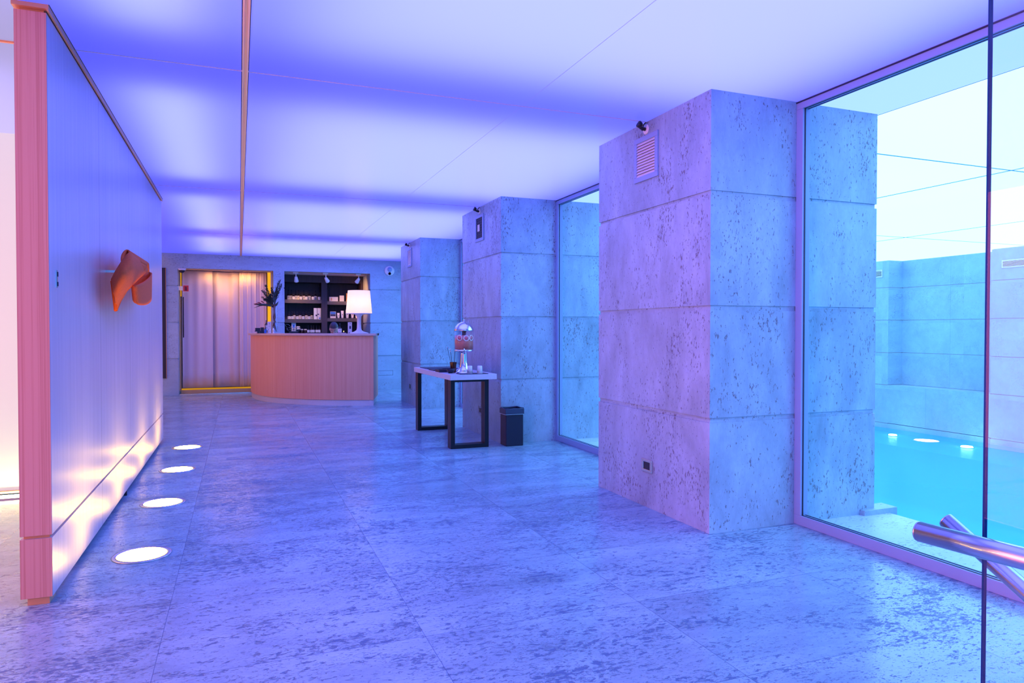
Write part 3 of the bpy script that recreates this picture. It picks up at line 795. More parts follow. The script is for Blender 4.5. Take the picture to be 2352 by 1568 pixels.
# --- table lamp on the counter
lx, ly = 1.885, 11.90
lp = thing('table_lamp', (lx, ly, CZ), 'white table lamp with a glowing drum shade on the counter', 'lamp')
G().lathe([(.158, 0), (.158, .006), (.145, .014), (.08, .032), (.045, .055), (.036, .09), (.033, .16), (.033, .24), (.038, .285), (.060, .315), (.105, .335), (.105, .338), (.001, .338)], (lx, ly, CZ), 48).build('base', 'white', lp)
sh_ = G().lathe([(.218, .335), (.183, .722)], (lx, ly, CZ), 56); sh_.f = [f for f in sh_.f if len(f) == 4]; sh_.sm = [True]*len(sh_.f)
sh_.build('lamp_shade', 'shade', lp)
G().lathe([(.219, .331), (.220, .339), (.217, .339)], (lx, ly, CZ), 56).build('shade_hem', 'white', lp)
G().lathe([(.012, .335), (.012, .42), (.03, .46), (.034, .50), (.001, .53)], (lx, ly, CZ), 20).build('bulb', emit('bulb', (1, .7, .4), 4.), lp)
lamp_pt = point('table_lamp_bulb', (lx, ly, CZ+.50), (1., .66, .34), 8.0, .045)

# --- small goods on the counter, left end
ty, tx0, tx1 = 13.05, .235, .470
tt = thing('display_tray', (.35, ty, CZ), 'low black display tray at the left end of the counter', 'tray')
G().box(tx0+.02, tx1-.02, ty-.09, ty+.09, CZ+.03, CZ+.045).build('tray_top', 'blackplastic', tt)
G().box(tx0+.06, tx0+.10, ty-.08, ty+.08, CZ, CZ+.03).box(tx1-.13, tx1-.05, ty-.08, ty+.08, CZ, CZ+.03).build('tray_foot', 'blackplastic', tt)
for k, (x, label) in enumerate(((.290, 'small pale tin under the left end of the display tray'), (.355, 'small pale tin under the middle of the display tray'))):
    pass
tag(G().box(.262, .345, ty-.05, ty+.03, CZ+.045, CZ+.095).build('gift_box', 'blackplastic', bevel=.002), 'low dark box on the left of the display tray', 'box')
tag(G().box(.350, .405, ty-.04, ty+.03, CZ+.045, CZ+.105).build('gift_box', 'blackplastic', bevel=.002), 'dark cube box in the middle of the display tray', 'box')
def bottle(x, y, z, label, r=.027, h=.105, pump=True, mat='amber', lab='paper', name='pump_bottle', group=None, ph=.075):
    t = thing(name, (x, y, z), label, 'bottle', group)
    G().lathe([(r*.94, 0), (r, .004), (r, h*.86), (r*.85, h*.95), (r*.38, h*1.02), (r*.38, h*1.10)], (x, y, z), 18).build('bottle_body', mat, t)
    l_ = G().lathe([(r*1.02, h*.06), (r*1.02, h*.80)], (x, y, z), 18); l_.f = [f for f in l_.f if len(f) == 4]; l_.sm = [True]*len(l_.f)
    q_ = l_.build('bottle_label', lab, t)
    G().box(x-r*.55, x+r*.55, y-r*1.035, y-r*1.02+.0004, z+h*.52, z+h*.56).box(x-r*.4, x+r*.4, y-r*1.035, y-r*1.02+.0004, z+h*.40, z+h*.43).build('print', 'ink', q_)
    if pump:
        G().lathe([(r*.45, h*1.06), (r*.48, h*1.18), (r*.2, h*1.20), (r*.16, h*1.1+ph*.75), (r*.42, h*1.1+ph*.78), (r*.42, h*1.1+ph*.92), (.001, h*1.1+ph)], (x, y, z), 12).build('pump', 'blackplastic', t)
    return t
bottle(.425, ty-.10, CZ, 'short dark bottle with bluish label in front of the display tray', .020, .085, lab='blue', ph=.04)
bottle(.447, ty+.06, CZ+.045, 'tall dark bottle with a pale label on the display tray', .028, .12, ph=.05)
def carton(x0, x1, y0, y1, z0, z1, label, mat='paper', marks=()):
    t = thing('carton', ((x0+x1)/2, (y0+y1)/2, z0), label, 'box')
    b_ = G().box(x0, x1, y0, y1, z0, z1).build('carton_body', mat, t, bevel=.001)
    w_, h_ = x1-x0, z1-z0
    for (a, b, c_, d_, m_) in marks:
        G().box(x0+a*w_, x0+b*w_, y0-.0012, y0-.0002, z0+c_*h_, z0+d_*h_).build('print', m_, t)
    return t
cb = at(614.5, 763, 12.98)
carton(cb.x, cb.x+.062, 12.98, 13.03, CZ, CZ+.205, 'slim white carton beside the glass vase on the counter', marks=((.45, .55, .78, .86, 'ink'), (.25, .75, .60, .62, 'ink'), (.2, .8, .35, .37, 'ink')))
bottle(.492, 12.66, CZ, 'tiny white bottle in front of the glass vase, left one', .011, .075, False, 'white', 'white', 'sample_bottle')
bottle(.545, 12.62, CZ, 'small white tube bottle standing before the glass vase, right one', .014, .085, False, 'white', 'paper', 'sample_bottle')
# vase and bouquet
vx, vy = .575, 12.85
vs = thing('glass_vase', (vx, vy, CZ), 'tall clear glass cylinder vase on the reception counter', 'vase')
G().lathe([(.050, 0), (.052, .01), (.053, .47), (.049, .47), (.048, .02), (.001, .018)], (vx, vy, CZ), 32).build('vase_body', 'clear', vs)
G().lathe([(.047, .022), (.047, .19), (.001, .19)], (vx, vy, CZ), 24).build('vase_water', glass('vase_water_clear', (.9, .95, 1.), 1.1), vs)
bq = thing('bouquet', (vx, vy, CZ+.02), 'dark foliage bouquet with a bird-of-paradise flower in the glass vase', 'bouquet')
gs = G()
for k in range(9):
    a = k*.7; gs.tube([(vx+.03*math.cos(a), vy+.03*math.sin(a), CZ+.03+.02*k), (vx-.02*math.cos(a), vy-.01*math.sin(a), CZ+.28), (vx+.02*math.cos(a+1), vy+.02*math.sin(a+1), CZ+.50)], .006, 6)
gs.build('stems', 'stem', bq)
def spray(base, tip, n, ln, mat, name, wid=.004, spreadw=.7):
    g = G(); base, tip = Vector(base), Vector(tip); ax = (tip-base); L_ = ax.length; ax.normalize()
    bow = Vector((random.uniform(-.02, .02), random.uniform(-.02, .02), 0))
    g.tube([base, (base+tip)/2+bow, tip], [.0035, .003, .001], 5)
    side = ax.cross(Vector((0, 1, 0))).normalized(); s2 = ax.cross(side)
    for i in range(n):
        f = .25+.75*i/n; p = base+ax*L_*f+bow*4*f*(1-f); a = random.uniform(0, 2*PI)
        d = (ax*(1.0-.3*random.random())+(side*math.cos(a)+s2*math.sin(a))*spreadw).normalized()
        l_ = ln*(1.15-.5*f)*random.uniform(.7, 1.2); wv = d.cross(Vector((0, 1, .2))).normalized()*wid
        q = p+d*l_
        g.add([p, p+d*l_*.5+wv, q, p+d*l_*.5-wv], [(0, 1, 2, 3)])
        g.add([p, p+d*l_*.5+Vector((0, wid, 0)), q, p+d*l_*.5-Vector((0, wid, 0))], [(0, 1, 2, 3)])
    return g.build(name, mat, bq, recalc=False)
B0 = Vector((vx, vy, CZ+.47))
def tip(u, v): return at(u, v, vy)
spray(B0, tip(641, 646), 95, .085, 'leaf', 'foliage_spray', .0035, .45)
spray(B0, tip(646, 655), 80, .08, 'leaf', 'foliage_spray', .0035, .4)
spray(B0, tip(636, 662), 60, .08, 'leaf', 'foliage_spray', .004, .5)
spray(B0, tip(611, 655), 70, .06, 'leaf', 'foliage_spray', .006, .8)
spray(B0, tip(603, 667), 60, .06, 'leaf', 'foliage_spray', .006, .8)
spray(B0, tip(602, 682), 45, .05, 'leaf', 'foliage_spray', .006, .8)
spray(B0, tip(623, 662), 60, .055, 'leaf', 'foliage_spray', .008, .7)
spray(B0, tip(630, 674), 40, .07, 'leafblue', 'foliage_spray', .014, .6)
spray(B0, tip(620, 680), 34, .08, 'leaf', 'foliage_spray', .02, .7)
spray(B0, tip(610, 688), 30, .08, 'leaf', 'foliage_spray', .02, .6)
fl = G(); 
fl.tube([B0, tip(612, 700), tip(596, 699), tip(584, 699)], [.010, .022, .016, .004], 8)
fl.tube([tip(612, 700), tip(596, 702), tip(583, 707)], [.012, .009, .002], 6)
fl.build('flower_spathe', 'leaf', bq)
ff = G(); 
for (a, b) in (((600, 697), (590, 694)), ((606, 695), (598, 691)), ((596, 698), (582, 698))): ff.tube([tip(*a), tip((a[0]+b[0])/2, (a[1]+b[1])/2-.5), tip(*b)], [.008, .012, .002], 6)
ff.build('flower_petals', 'flower', bq)
lf = G()
for (a, b) in (((626, 706), (613, 685)), ((628, 706), (606, 686)), ((630, 706), (640, 692))): 
    A, B_ = tip(*a), tip(*b); lf.tube([A, (A+B_)/2, B_], [.004, .022, .002], 6)
lf.build('broad_leaf', 'leaf', bq)

# --- right of the counter: tall box, small tray, bottle, candle
p_ = at(800, 762, 12.15)
carton(p_.x, p_.x+.062, 12.15, 12.20, CZ, CZ+.192, 'slim white box with dark lettering left of the table lamp', marks=((.42, .58, .84, .92, 'ink'), (.28, .72, .40, .66, 'ink'), (.30, .70, .72, .74, 'ink'), (.1, .9, .03, .08, 'ink')))
p_ = at(781, 762, 12.20)
tag(G().box(p_.x-.10, p_.x+.09, 12.12, 12.30, CZ, CZ+.010).build('wooden_tray', 'top', bevel=.002), 'small flat wooden tray holding a bottle on the counter', 'tray')
bottle(p_.x-.005, 12.19, CZ+.010, 'dark pump bottle with a white label on the wooden tray', .030, .085, ph=.065)
cd = thing('candle', (p_.x+.058, 12.17, CZ+.010), 'small glowing candle on the wooden tray by the lamp', 'candle')
G().lathe([(.014, 0), (.015, .018), (.013, .018), (.012, .012), (.001, .012)], (p_.x+.058, 12.17, CZ+.010), 16).build('cup', 'clear', cd)
G().lathe([(.002, .014), (.006, .022), (.001, .038)], (p_.x+.058, 12.17, CZ+.010), 10).build('flame', emit('flame', (1, .6, .15), 6), cd)

# ================================================================== BACK SHELVES
by0, by1 = 15.58, 16.10
cabt = thing('display_cabinet', (1.70, 15.8, 0), 'dark built-in shelving unit behind the reception desk', 'cabinet')
g = G().box(.852, 2.56, by1-.02, by1, 0, 2.42); g.build('back_panel', 'dark', cabt)
G().box(.852, .905, by0, by1-.02, 0, 2.42).build('side_panel', 'dark', cabt)
G().box(2.508, 2.56, by0, by1-.02, 0, 2.42).build('side_panel', 'dark', cabt)
xd = at(745, 700, by0).x
G().box(xd-.06, xd+.06, by0, by1-.02, 0, 2.42).build('divider', 'dark', cabt)
G().box(.905, 2.508, by0-.02, by1-.02, 2.27, 2.42).build('header', 'dark', cabt)
G().box(.905, 2.508, by0-.03, by1-.02, 0, 1.09).build('base_cupboard', 'dark', cabt)
S1, S2, S0 = at(700, 688, by0+.03).z, at(700, 733, by0+.03).z, 1.09
S1r, S2r = at(790, 692, by0+.03).z, at(790, 730.5, by0+.03).z
G().box(.905, xd-.055, by0+.02, by1-.02, S1-.075, S1).build('shelf', 'shelfwood', cabt); G().box(.905, xd-.055, by0+.02, by1-.02, S2-.075, S2).build('shelf', 'shelfwood', cabt)
G().box(xd+.055, 2.508, by0+.02, by1-.02, S1r-.075, S1r).build('shelf', 'shelfwood', cabt); G().box(xd+.055, 2.508, by0+.02, by1-.02, S2r-.075, S2r).build('shelf', 'shelfwood', cabt)
for u in (663, 732, 757):
    x = at(u, 680, by1-.03).x; G().box(x-.012, x+.012, by1-.03, by1-.02, 1.1, 2.2).build('shelf_rail', 'gasket', cabt)
SC = 1/9.8
yf, yk = by0+.10, by0+.26
def row(z, y, items, group, names, h, r, ph):
    src = None
    for u, nm in zip(items, names):
        x = at(640+u*SC, 690, y).x
        if src is None: src = bottle(x, y, z, nm, r, h, group=group, ph=ph)
        else: dup(src, (x, y, z), nm)
ord_ = ['leftmost', 'second', 'third', 'fourth', 'fifth', 'sixth', 'seventh', 'rightmost']
row(S1, yk, (225, 288, 388, 455, 572, 690, 830, 945), 'tall bottles on the top left shelf', ['tall pump bottle in the back row of the top left shelf, %s of eight' % o for o in ord_], .115, .036, .095)
row(S1, yf, (333, 497, 620, 772, 915), 'short bottles on the top left shelf', ['short bottle in the front row of the top left shelf, %s of five' % o for o in ord_[:4]+['rightmost']], .085, .031, .07)
row(S2, yk, (345, 480, 620, 748), 'bottles at the back of the lower left shelf', ['back-row bottle on the lower left shelf, %s of four' % o for o in ord_[:3]+['rightmost']], .110, .030, .05)
row(S2, yf, (230, 300, 415, 550, 680), 'bottles at the front of the lower left shelf', ['front-row pump bottle on the lower left shelf, %s of five' % o for o in ord_[:4]+['rightmost']], .080, .031, .075)
def sbox(u0, u1, z, y, h, label, mat='paper', marks=(), base=640, d=.05):
    x0, x1 = at(base+u0*SC, 700, y).x, at(base+u1*SC, 700, y).x
    return carton(x0, x1, y, y+d, z, z+h, label, mat, marks)
sbox(792, 862, S2, yf-.02, .245, 'tall pale box on the lower left shelf, left of its twin', marks=((.55, 1., .28, .42, 'ink'),))
sbox(875, 950, S2, yf-.02, .245, 'tall pale box with a round emblem at the right end of the lower left shelf', marks=((0., .45, .40, .50, 'ink'), (.45, .85, .05, .17, 'blue')))
# back counter goods
ZL = at(700, 763.5, yf-.1).z
row(ZL, yf-.1, (665, 730, 780, 850, 910), 'small bottles lined up behind the desk', ['small lit bottle lined up above the desk edge, %s of five' % o for o in ord_[:4]+['rightmost']], .072, .026, .07)
tag(G().box(at(703, 760, yf-.1).x, at(738, 760, yf-.1).x, yf-.14, yf-.02, 1.09, ZL).build('display_riser', 'dark'), 'dark riser under the five small lit bottles', 'riser')
bx0, bx1 = at(657, 755, yf).x, at(691, 755, yf).x
bk = thing('wire_basket', ((bx0+bx1)/2, yf, S0), 'oval silver basket with loop handle behind the desk', 'basket')
bxc, bw = (bx0+bx1)/2, (bx1-bx0)/2
gb = G()
def ell(z, k=1.): return [(bxc+bw*k*math.cos(2*PI*i/24), yf+.09*k*math.sin(2*PI*i/24), z) for i in range(25)]
gb.tube(ell(1.30), .006, 6); gb.tube(ell(1.255, .9), .004, 6); gb.tube(ell(1.215, .75), .004, 6)
for i in range(0, 24, 2): gb.tube([ell(1.30)[i], ell(1.255, .9)[i], ell(1.215, .75)[i]], .003, 5)
gb.build('wires', 'steel', bk)
G().tube([(bx0+.02, yf, 1.30), (bx0-.012, yf, 1.34), (bx0+.0, yf, 1.37), (bx0+.04, yf, 1.365), (bx0+.11, yf, 1.31)], .006, 8).build('handle', 'steel', bk)
G().box(bxc-bw*.6, bxc+bw*.6, yf-.05, yf+.05, S0, 1.215).build('stand', 'gasket', bk)
x0 = at(669.5, 750, yf-.02).x
carton(x0, x0+.09, yf-.03, yf+.01, 1.22, 1.44, 'white card box with a blue disc standing in the basket', marks=((.28, .74, .30, .62, 'blue'), (.35, .65, .10, .26, 'ink')))
tag(G().box(at(681, 750, yf).x, at(689, 750, yf).x, yf-.03, yf+.03, 1.25, 1.325).build('folded_towel', 'paper', bevel=.01), 'small rolled white cloth at the right end of the basket', 'cloth')
for u, l_ in ((520, 'tiny dark jar right of the basket'), (600, 'dark jar left of the small lit bottles')):
    x = at(640+u*SC, 750, yf+.05).x; t = thing('jar', (x, yf+.05, S0), l_, 'jar')
    G().lathe([(.03, 0), (.032, .14), (.028, .15)], (x, yf+.05, S0), 16).build('jar_body', 'amber', t); G().lathe([(.030, .15), (.030, .175), (.001, .177)], (x, yf+.05, S0), 16).build('lid', 'paper', t)
# right bay
B7 = 740
sbox(160, 355, S1r, yf, .098, 'wide cream box at the left of the upper right shelf', 'paper', ((0, .10, 0, 1, 'rind'), (.22, .32, .2, .8, 'orange')), B7)
sbox(395, 492, S1r, yf, .132, 'upright pinkish carton in the middle of the upper right shelf', 'paper', ((.1, .9, .68, .72, 'rind'), (.1, .9, .45, .48, 'rind'), (.1, .9, .25, .28, 'rind')), B7)
sbox(545, 640, S1r, yf, .185, 'tall orange box partly behind the lamp shade', 'orange', ((.2, .3, .3, .9, 'paper'),), B7)
sbox(180, 308, S2r, yf, .145, 'small framed blue and white picture card on the lower right shelf', 'paper', ((.05, .95, .62, .95, 'blue'), (.05, .95, .30, .6, 'ink')), B7, .02)
def tubeb(u, h, r, label):
    x = at(B7+u*SC, 720, yf).x; t = thing('cream_tube', (x, yf, S2r), label, 'tube', 'cream tubes on the lower right shelf')
    def fn(a, b):
        th = 2*PI*a; f = 1-b; z = S2r+.02+b*(h-.02)
        return Vector((x+r*(1+.25*b)*math.cos(th), yf+r*(1-.92*b)*math.sin(th), z))
    G().grid(fn, 20, 6).build('tube_body', 'paper', t); G().lathe([(r*.9, 0), (r*.9, .02)], (x, yf, S2r), 18).build('cap', 'white', t)
    G().box(x-.006, x+.006, yf-r*.75, yf-r*.70, S2r+h*.40, S2r+h*.55).build('print', 'ink', t)
tubeb(365, .115, .024, 'short cream tube right of the picture card'); tubeb(452, .165, .025, 'second cream tube, with a small dark mark'); tubeb(565, .185, .028, 'tall cream tube half hidden by the lamp shade')
tubeb(680, .16, .026, 'cream tube under the lamp shade'); tubeb(775, .12, .022, 'cream tube beside the lamp stem')
# --- track spots in the alcove
def track(u, v, tx, tz, lab, beam, pw, bc=(1, .50, .20)):
    y = 14.86; p = at(u, v, y); t = thing('track_spotlight', (p.x, y, 2.30), lab, 'spotlight', 'white spotlights over the shelves')
    G().box(p.x-.06, p.x+.045, y-.02, y+.02, 2.395, 2.425).build('track_adapter', 'white', t, bevel=.003)
    G().tube([(p.x, y, 2.395), (p.x, y, 2.31)], .009, 10).build('stem', 'white', t)
    d = Vector((tx, .62, tz*.8)).normalized(); R = d.to_track_quat('Z', 'X').to_matrix(); c_ = Vector((p.x, y, 2.315))-d*.02
    G().lathe([(.001, 0), (.026, .004), (.030, .02), (.044, .105), (.044, .118), (.038, .112)], c_, 24, rot=R).build('lamp_head', 'white', t)
    G().lathe([(.037, .108), (.001, .112)], c_, 20, rot=R).build('lens', emit('spot_lens', (1, .7, .35), 2.2), t)
    spot('shelf_spot', c_+d*.14, c_+d*.14+Vector(beam), bc, pw, 64, .8)
track(680, 640, .12, -1., 'white spotlight at the left end over the shelves', (.2, .8, -.6), 34); track(748.5, 640, .45, -.8, 'white spotlight in the middle over the shelves', (.95, .45, -.35), 90, (1, .34, .10)); track(824, 640, -.35, -.8, 'white spotlight at the right end over the shelves', (-.2, .8, -.75), 34)
tk = tag(G().box(.95, 2.50, 14.845, 14.875, 2.418, 2.4255).build('light_track', 'bronze'), 'slim lighting track on the alcove soffit above the shelves', 'track')

# ================================================================== CURTAIN RECESS
cy0 = 15.12
def curt(name, x0, x1, ph, n, amp, flare, label, yo=0.):
    def fn(u, v):
        z = .10+v*2.31
        x = x0+(x1-x0)*u+flare*(1-v)**2*u
        return Vector((x, cy0+yo+amp*math.sin(2*PI*n*u+ph)+.006*math.sin(5*PI*n*u+ph*2)-.05*0, z))
    return tag(G().grid(fn, 70, 8).build(name, 'curtain', solid=.003), label, 'curtain')
curt('curtain_panel', -1.04, -.49, .3, 1.3, .007, .0, 'flat pale curtain panel on the left of the doorway')
curt('curtain_panel', -.54, .04, 2.2, 1.7, .030, .03, 'pale curtain with a deep blue fold in the middle of the doorway', .09)
curt('curtain_panel', .005, .52, 1.0, 4.2, .012, .01, 'gathered pale curtain behind the flower vase')
t = thing('light_strip', (-.25, 15.0, 0), 'amber light strip along the foot of the curtain', 'light strip')
G().box(-1.06, .60, 14.97, 15.03, 0.0, .075).build('housing', 'bronze', t); G().box(-1.05, .59, 14.965, 15.025, .075, .10).build('diffuser', 'led_dim', t)
t = thing('light_strip', (.575, 14.96, 0), 'vertical amber light strip right of the curtain', 'light strip')
G().box(.600, .638, 14.86, 15.0, .06, 2.42).build('housing', 'bronze', t); G().box(.540, .600, 14.985, 15.0, .08, 2.41).build('diffuser', 'led_soft', t)
t = thing('light_strip', (-1.05, 15.02, 0), 'vertical amber light strip at the left edge of the curtain', 'light strip')
G().box(-1.085, -1.062, 15.0, 15.06, .05, 2.42).build('housing', 'bronze', t); G().box(-1.062, -1.045, 15.02, 15.05, 1.9, 2.38).build('diffuser', 'led_dim', t)
area('curtain_lamp', (-.15, 14.98, 2.40), .9, .08, (1, .55, .12), 4.0, rot=(0, 0, 0))
spot('curtain_lamp_spot', (-.28, 15.0, 2.41), (-.28, 15.12, 1.2), (1, .55, .10), 9, 85, .9)
gd = thing('glass_door', (-.22, 14.80, 0), 'glass door with a slim pull handle in front of the curtain', 'glass door')
G().box(-1.075, .62, 14.795, 14.805, .012, 2.405).build('pane', 'doorglass', gd); G().box(-1.08, .63, 14.785, 14.815, 2.405, 2.425).build('head_rail', 'bronze', gd); G().box(-1.08, .63, 14.785, 14.815, 0, .012).build('floor_rail', 'steel', gd)
hx = at(421, 700, 14.77).x
G().tube([(hx, 14.765, 1.10), (hx, 14.765, 1.88)], .010, 12).tube([(hx, 14.765, 1.18), (hx, 14.797, 1.18)], .006, 8).tube([(hx, 14.765, 1.80), (hx, 14.797, 1.80)], .006, 8).build('pull_handle', 'black', gd)
sx, sz = at(427, 662, 14.78).x, at(427, 662, 14.78).z
sg = thing('fire_sign', (sx, 14.79, sz-.07), 'red fire extinguisher sign on the glass door', 'sign')
G().box(sx-.058, sx+.058, 14.790, 14.794, sz-.068, sz+.068).build('sign_plate', 'rind', sg)
G().box(sx-.046, sx+.046, 14.787, 14.790, sz-.056, sz+.056).build('red_field', 'redsign', sg)
G().box(sx-.018, sx+.018, 14.785, 14.787, sz-.045, sz+.018).box(sx-.010, sx+.010, 14.785, 14.787, sz+.018, sz+.036).box(sx-.024, sx-.010, 14.785, 14.787, sz+.026, sz+.034).build('extinguisher_symbol', pbr('sign_dark', (.15, .0, .02), .5), sg)
G().box(sx-.15, sx-.058, 14.784, 14.80, sz-.04, sz+.04).build('patch_hinge', 'steel', gd)
dc = at(417, 617, 14.76)
sd = thing('security_camera', (dc.x+.02, 14.78, 2.30), 'small dark dome camera in the top left corner of the doorway', 'camera')
G().box(dc.x-.06, dc.x+.08, 14.705, 14.782, 2.40, 2.425).lathe([(.062, 2.385), (.062, 2.402)], (dc.x+.01, 14.715, 0), 24).build('mount', 'white', sd)
G().lathe([(.001, 2.335), (.030, 2.342), (.048, 2.362), (.052, 2.386)], (dc.x+.01, 14.715, 0), 24).build('dome', 'blackplastic', sd)
# --- things on the back wall
sp = thing('wall_speaker', (2.97, YB, 2.38), 'round white speaker high on the back wall', 'speaker')
R = Matrix.Rotation(PI/2, 3, 'X')
G().lathe([(.103, 0), (.103, .012), (.098, .018), (.001, .018)], (2.97, YB, 2.493), 40, rot=R).build('face_disc', 'white', sp)
G().lathe([(.050, .018), (.050, .021), (.001, .021)], (2.97, YB, 2.522), 32, rot=R).build('woofer', 'alu', sp)
G().lathe([(.030, .018), (.030, .022), (.023, .022)], (2.97, YB, 2.436), 24, rot=R).build('tweeter_ring', 'gasket', sp); G().lathe([(.022, .018), (.022, .022), (.001, .022)], (2.97, YB, 2.436), 24, rot=R).build('tweeter', 'white', sp)
ap = thing('access_panel', (2.87, YB, .285), 'flush stone access panel low on the back wall right of the desk', 'panel')
G().box(2.70, 3.04, YB-.0015, YB, .285, .385).build('joint_gap', 'gasket', ap); G().box(2.705, 3.035, YB-.003, YB-.0015, .290, .380).build('stone_face', 'wall', ap)
tv = thing('wall_panel', (-1.33, YB, .33), 'narrow tall black panel on the back wall beside the partition', 'panel')
G().box(-1.385, -1.290, YB-.03, YB, .33, 2.42).build('black_face', 'gasket', tv, bevel=.003); G().box(-1.290, -1.284, YB-.03, YB, .33, 2.42).build('edge_strip', 'bronze', tv)

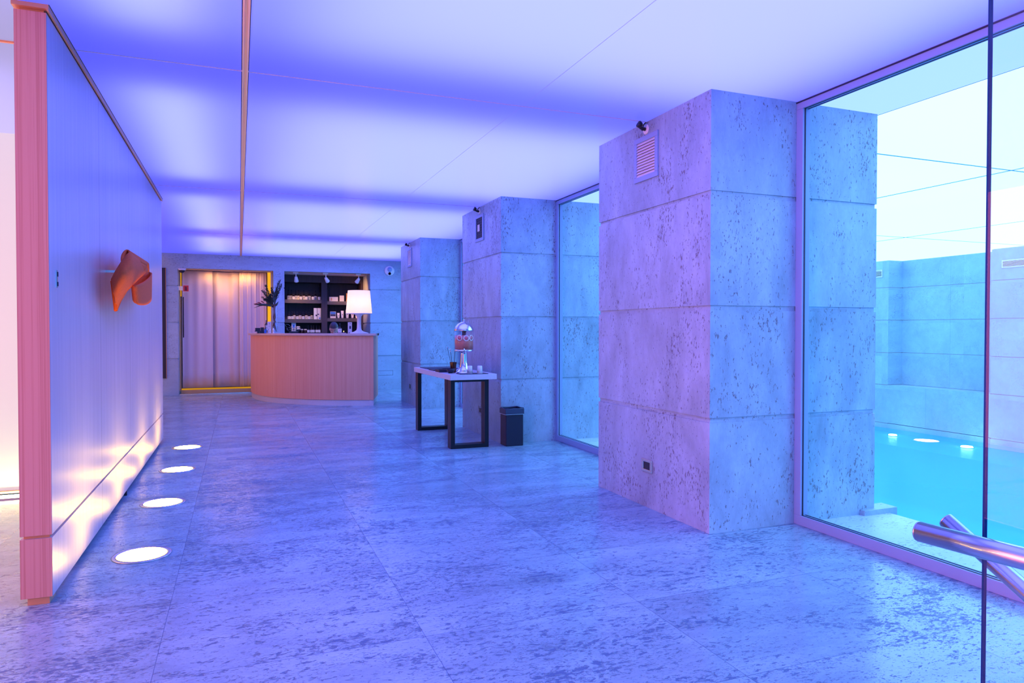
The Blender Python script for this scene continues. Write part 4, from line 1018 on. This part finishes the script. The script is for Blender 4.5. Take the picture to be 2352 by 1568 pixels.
# ================================================================== RECEPTIONIST
stl = thing('office_stool', (1.60, 13.35, 0), 'dark office stool under the person behind the desk', 'stool')
G().lathe([(.20, .47), (.21, .50), (.19, .53), (.001, .535)], (1.60, 13.35, 0), 28).build('seat', 'shirt', stl)
G().lathe([(.03, .06), (.03, .47)], (1.60, 13.35, 0), 16).build('column', 'steel', stl)
gx = G()
for k in range(5):
    a = 2*PI*k/5; gx.tube([(1.60, 13.35, .08), (1.60+.26*math.cos(a), 13.35+.26*math.sin(a), .03)], [.025, .018], 8)
gx.build('star_base', 'black', stl)
def person():
    root = Vector((1.60, 13.35, .535))
    J = {'pelvis': (1.60, 13.33, .64, .135), 'belly': (1.60, 13.30, .78, .125), 'chest': (1.60, 13.25, .94, .145), 'neckb': (1.60, 13.20, 1.07, .065), 'neck': (1.603, 13.16, 1.13, .052),
         'head': (1.605, 13.12, 1.19, .07)}
    E_ = [('pelvis', 'belly'), ('belly', 'chest'), ('chest', 'neckb'), ('neckb', 'neck'), ('neck', 'head')]
    for s, n in ((-1, 'l'), (1, 'r')):
        J['sh'+n] = (1.60+s*.165, 13.23, 1.02, .060); J['el'+n] = (1.60+s*.235, 13.10, .80, .045); J['wr'+n] = (1.60+s*.13, 12.86, .80, .030); J['ha'+n] = (1.60+s*.10, 12.79, .80, .030)
        J['hi'+n] = (1.60+s*.10, 13.25, .60, .095); J['kn'+n] = (1.60+s*.13, 12.88, .56, .065); J['an'+n] = (1.60+s*.13, 12.95, .10, .042); J['to'+n] = (1.60+s*.135, 12.80, .045, .038)
        E_ += [('chest', 'sh'+n), ('sh'+n, 'el'+n), ('el'+n, 'wr'+n), ('wr'+n, 'ha'+n), ('pelvis', 'hi'+n), ('hi'+n, 'kn'+n), ('kn'+n, 'an'+n), ('an'+n, 'to'+n)]
        for k in range(5):
            fn = 'f%d%s' % (k, n); off = -s*(.026-.013*k) if k < 4 else -s*.045
            if k < 4:
                J[fn+'a'] = (1.60+s*.10+off, 12.745, .797, .0095); J[fn+'b'] = (1.60+s*.10+off*1.1, 12.705+.004*abs(k-1), .782, .0085)
            else:
                J[fn+'a'] = (1.60+s*.10+off*.9, 12.775, .798, .011); J[fn+'b'] = (1.60+s*.10+off*1.15, 12.745, .788, .009)
            E_ += [('ha'+n, fn+'a'), (fn+'a', fn+'b')]
    names = list(J); idx = {n: i for i, n in enumerate(names)}
    me = bpy.data.meshes.new('person'); me.from_pydata([tuple(Vector(J[n][:3])-root) for n in names], [(idx[a], idx[b]) for a, b in E_], [])
    me.materials.append(M['skin'])
    o = bpy.data.objects.new('person', me); C.objects.link(o); o.location = root; WL[o.name] = root
    sk = o.modifiers.new('skin', 'SKIN'); sk.use_smooth_shade = True
    for n in names:
        v_ = me.skin_vertices[0].data[idx[n]]; v_.radius = (J[n][3], J[n][3]*.8 if n in ('chest', 'belly', 'pelvis') else J[n][3])
    me.skin_vertices[0].data[idx['pelvis']].use_root = True
    o.modifiers.new('sub', 'SUBSURF').render_levels = 2
    tag(o, 'person with dark hair sitting behind the desk, only the bowed head showing above it', 'person')
    hc = Vector((1.615, 13.06, 1.262)); T = Matrix.Rotation(-.25, 3, 'Z') @ Matrix.Rotation(math.radians(28), 3, 'X')
    def head(u, v):
        th, ph = 2*PI*u, PI*(v-.5)
        x, y, z = math.cos(ph)*math.sin(th), -math.cos(ph)*math.cos(th), math.sin(ph)
        w_ = .075*(1-.22*max(0, -z)); X, Y, Z = w_*x, .096*y, .122*z
        if y < -.2:
            Y -= .024*math.exp(-((x/.16)**2+((z+.18)/.20)**2))
            for s in (-1, 1): Y += .010*math.exp(-(((x-s*.36)/.17)**2+((z-.02)/.11)**2))
            Y -= .006*math.exp(-((x/.3)**2+((z+.52)/.09)**2)); Y -= .006*math.exp(-((x/.6)**2+((z-.18)/.08)**2))
        for s in (-1, 1): X += s*.014*math.exp(-(((y-.05)/.12)**2+((z+.08)/.22)**2)) if s*x > .8 else 0
        return hc+T@Vector((X, Y, Z))
    h = G().grid(head, 48, 32).build('head', 'skin', o)
    def hair(u, v):
        th, ph = 2*PI*u, PI*(v-.5)
        ph = max(ph, -.15 if math.cos(th) < .1 else .42)
        x, y, z = math.cos(ph)*math.sin(th), -math.cos(ph)*math.cos(th), math.sin(ph)
        k_ = 1.07+.012*math.sin(26*th)
        return hc+T@Vector((.079*x*k_, .100*y*k_+.004, .123*z*k_+.004))
    G().grid(hair, 48, 24).build('hair', 'hair', o)
    G().lathe([(.001, -.035), (.03, -.02), (.036, 0), (.03, .02), (.001, .035)], hc+T@Vector((0, .115, .03)), 18).build('hair_bun', 'hair', o)
    for s in (-1, 1):
        c_ = hc+T@Vector((s*.030, -.080, .002)); e_ = G().lathe([(.001, -.011), (.009, -.006), (.0115, 0), (.009, .006), (.001, .011)], c_, 12).build('eye', 'eye', o)
        G().tube([c_+T@Vector((-.016, -.013, .020)), c_+T@Vector((0, -.016, .025)), c_+T@Vector((.016, -.013, .020))], .003, 6).build('eyebrow', 'hair', o)
    G().tube([hc+T@Vector((-.022, -.089, -.062)), hc+T@Vector((0, -.097, -.064)), hc+T@Vector((.022, -.089, -.062))], [.002, .005, .002], 8).build('mouth', 'flower', o)
    # blouse: shell following torso and upper arms
    b_ = G(); rings = [(.60, .150, 13.33), (.70, .150, 13.32), (.80, .140, 13.30), (.90, .160, 13.26), (.98, .165, 13.24), (1.04, .13, 13.22), (1.075, .075, 13.20)]
    def torso(u, v):
        f = v*(len(rings)-1); i = min(len(rings)-2, int(f)); t_ = f-i; a, b = rings[i], rings[i+1]
        z, r, y = (a[k]*(1-t_)+b[k]*t_ for k in range(3)); th = 2*PI*u
        return Vector((1.60+r*1.12*math.cos(th), y+r*.85*math.sin(th), z))
    b_.grid(torso, 28, 18)
    for s in (-1, 1): b_.tube([(1.60+s*.12, 13.23, 1.01), (1.60+s*.175, 13.22, 1.015), (1.60+s*.24, 13.10, .81), (1.60+s*.165, 12.93, .80)], [.07, .078, .060, .046], 16, caps=False)
    b_.build('blouse', 'shirt', o)
    t_ = G()
    for s in (-1, 1): t_.tube([(1.60+s*.07, 13.30, .62), (1.60+s*.10, 13.20, .60), (1.60+s*.13, 12.88, .565), (1.60+s*.13, 12.90, .45), (1.60+s*.13, 12.95, .13)], [.13, .115, .082, .072, .055], 16, caps=False)
    t_.build('trousers', 'shirt', o)
person()
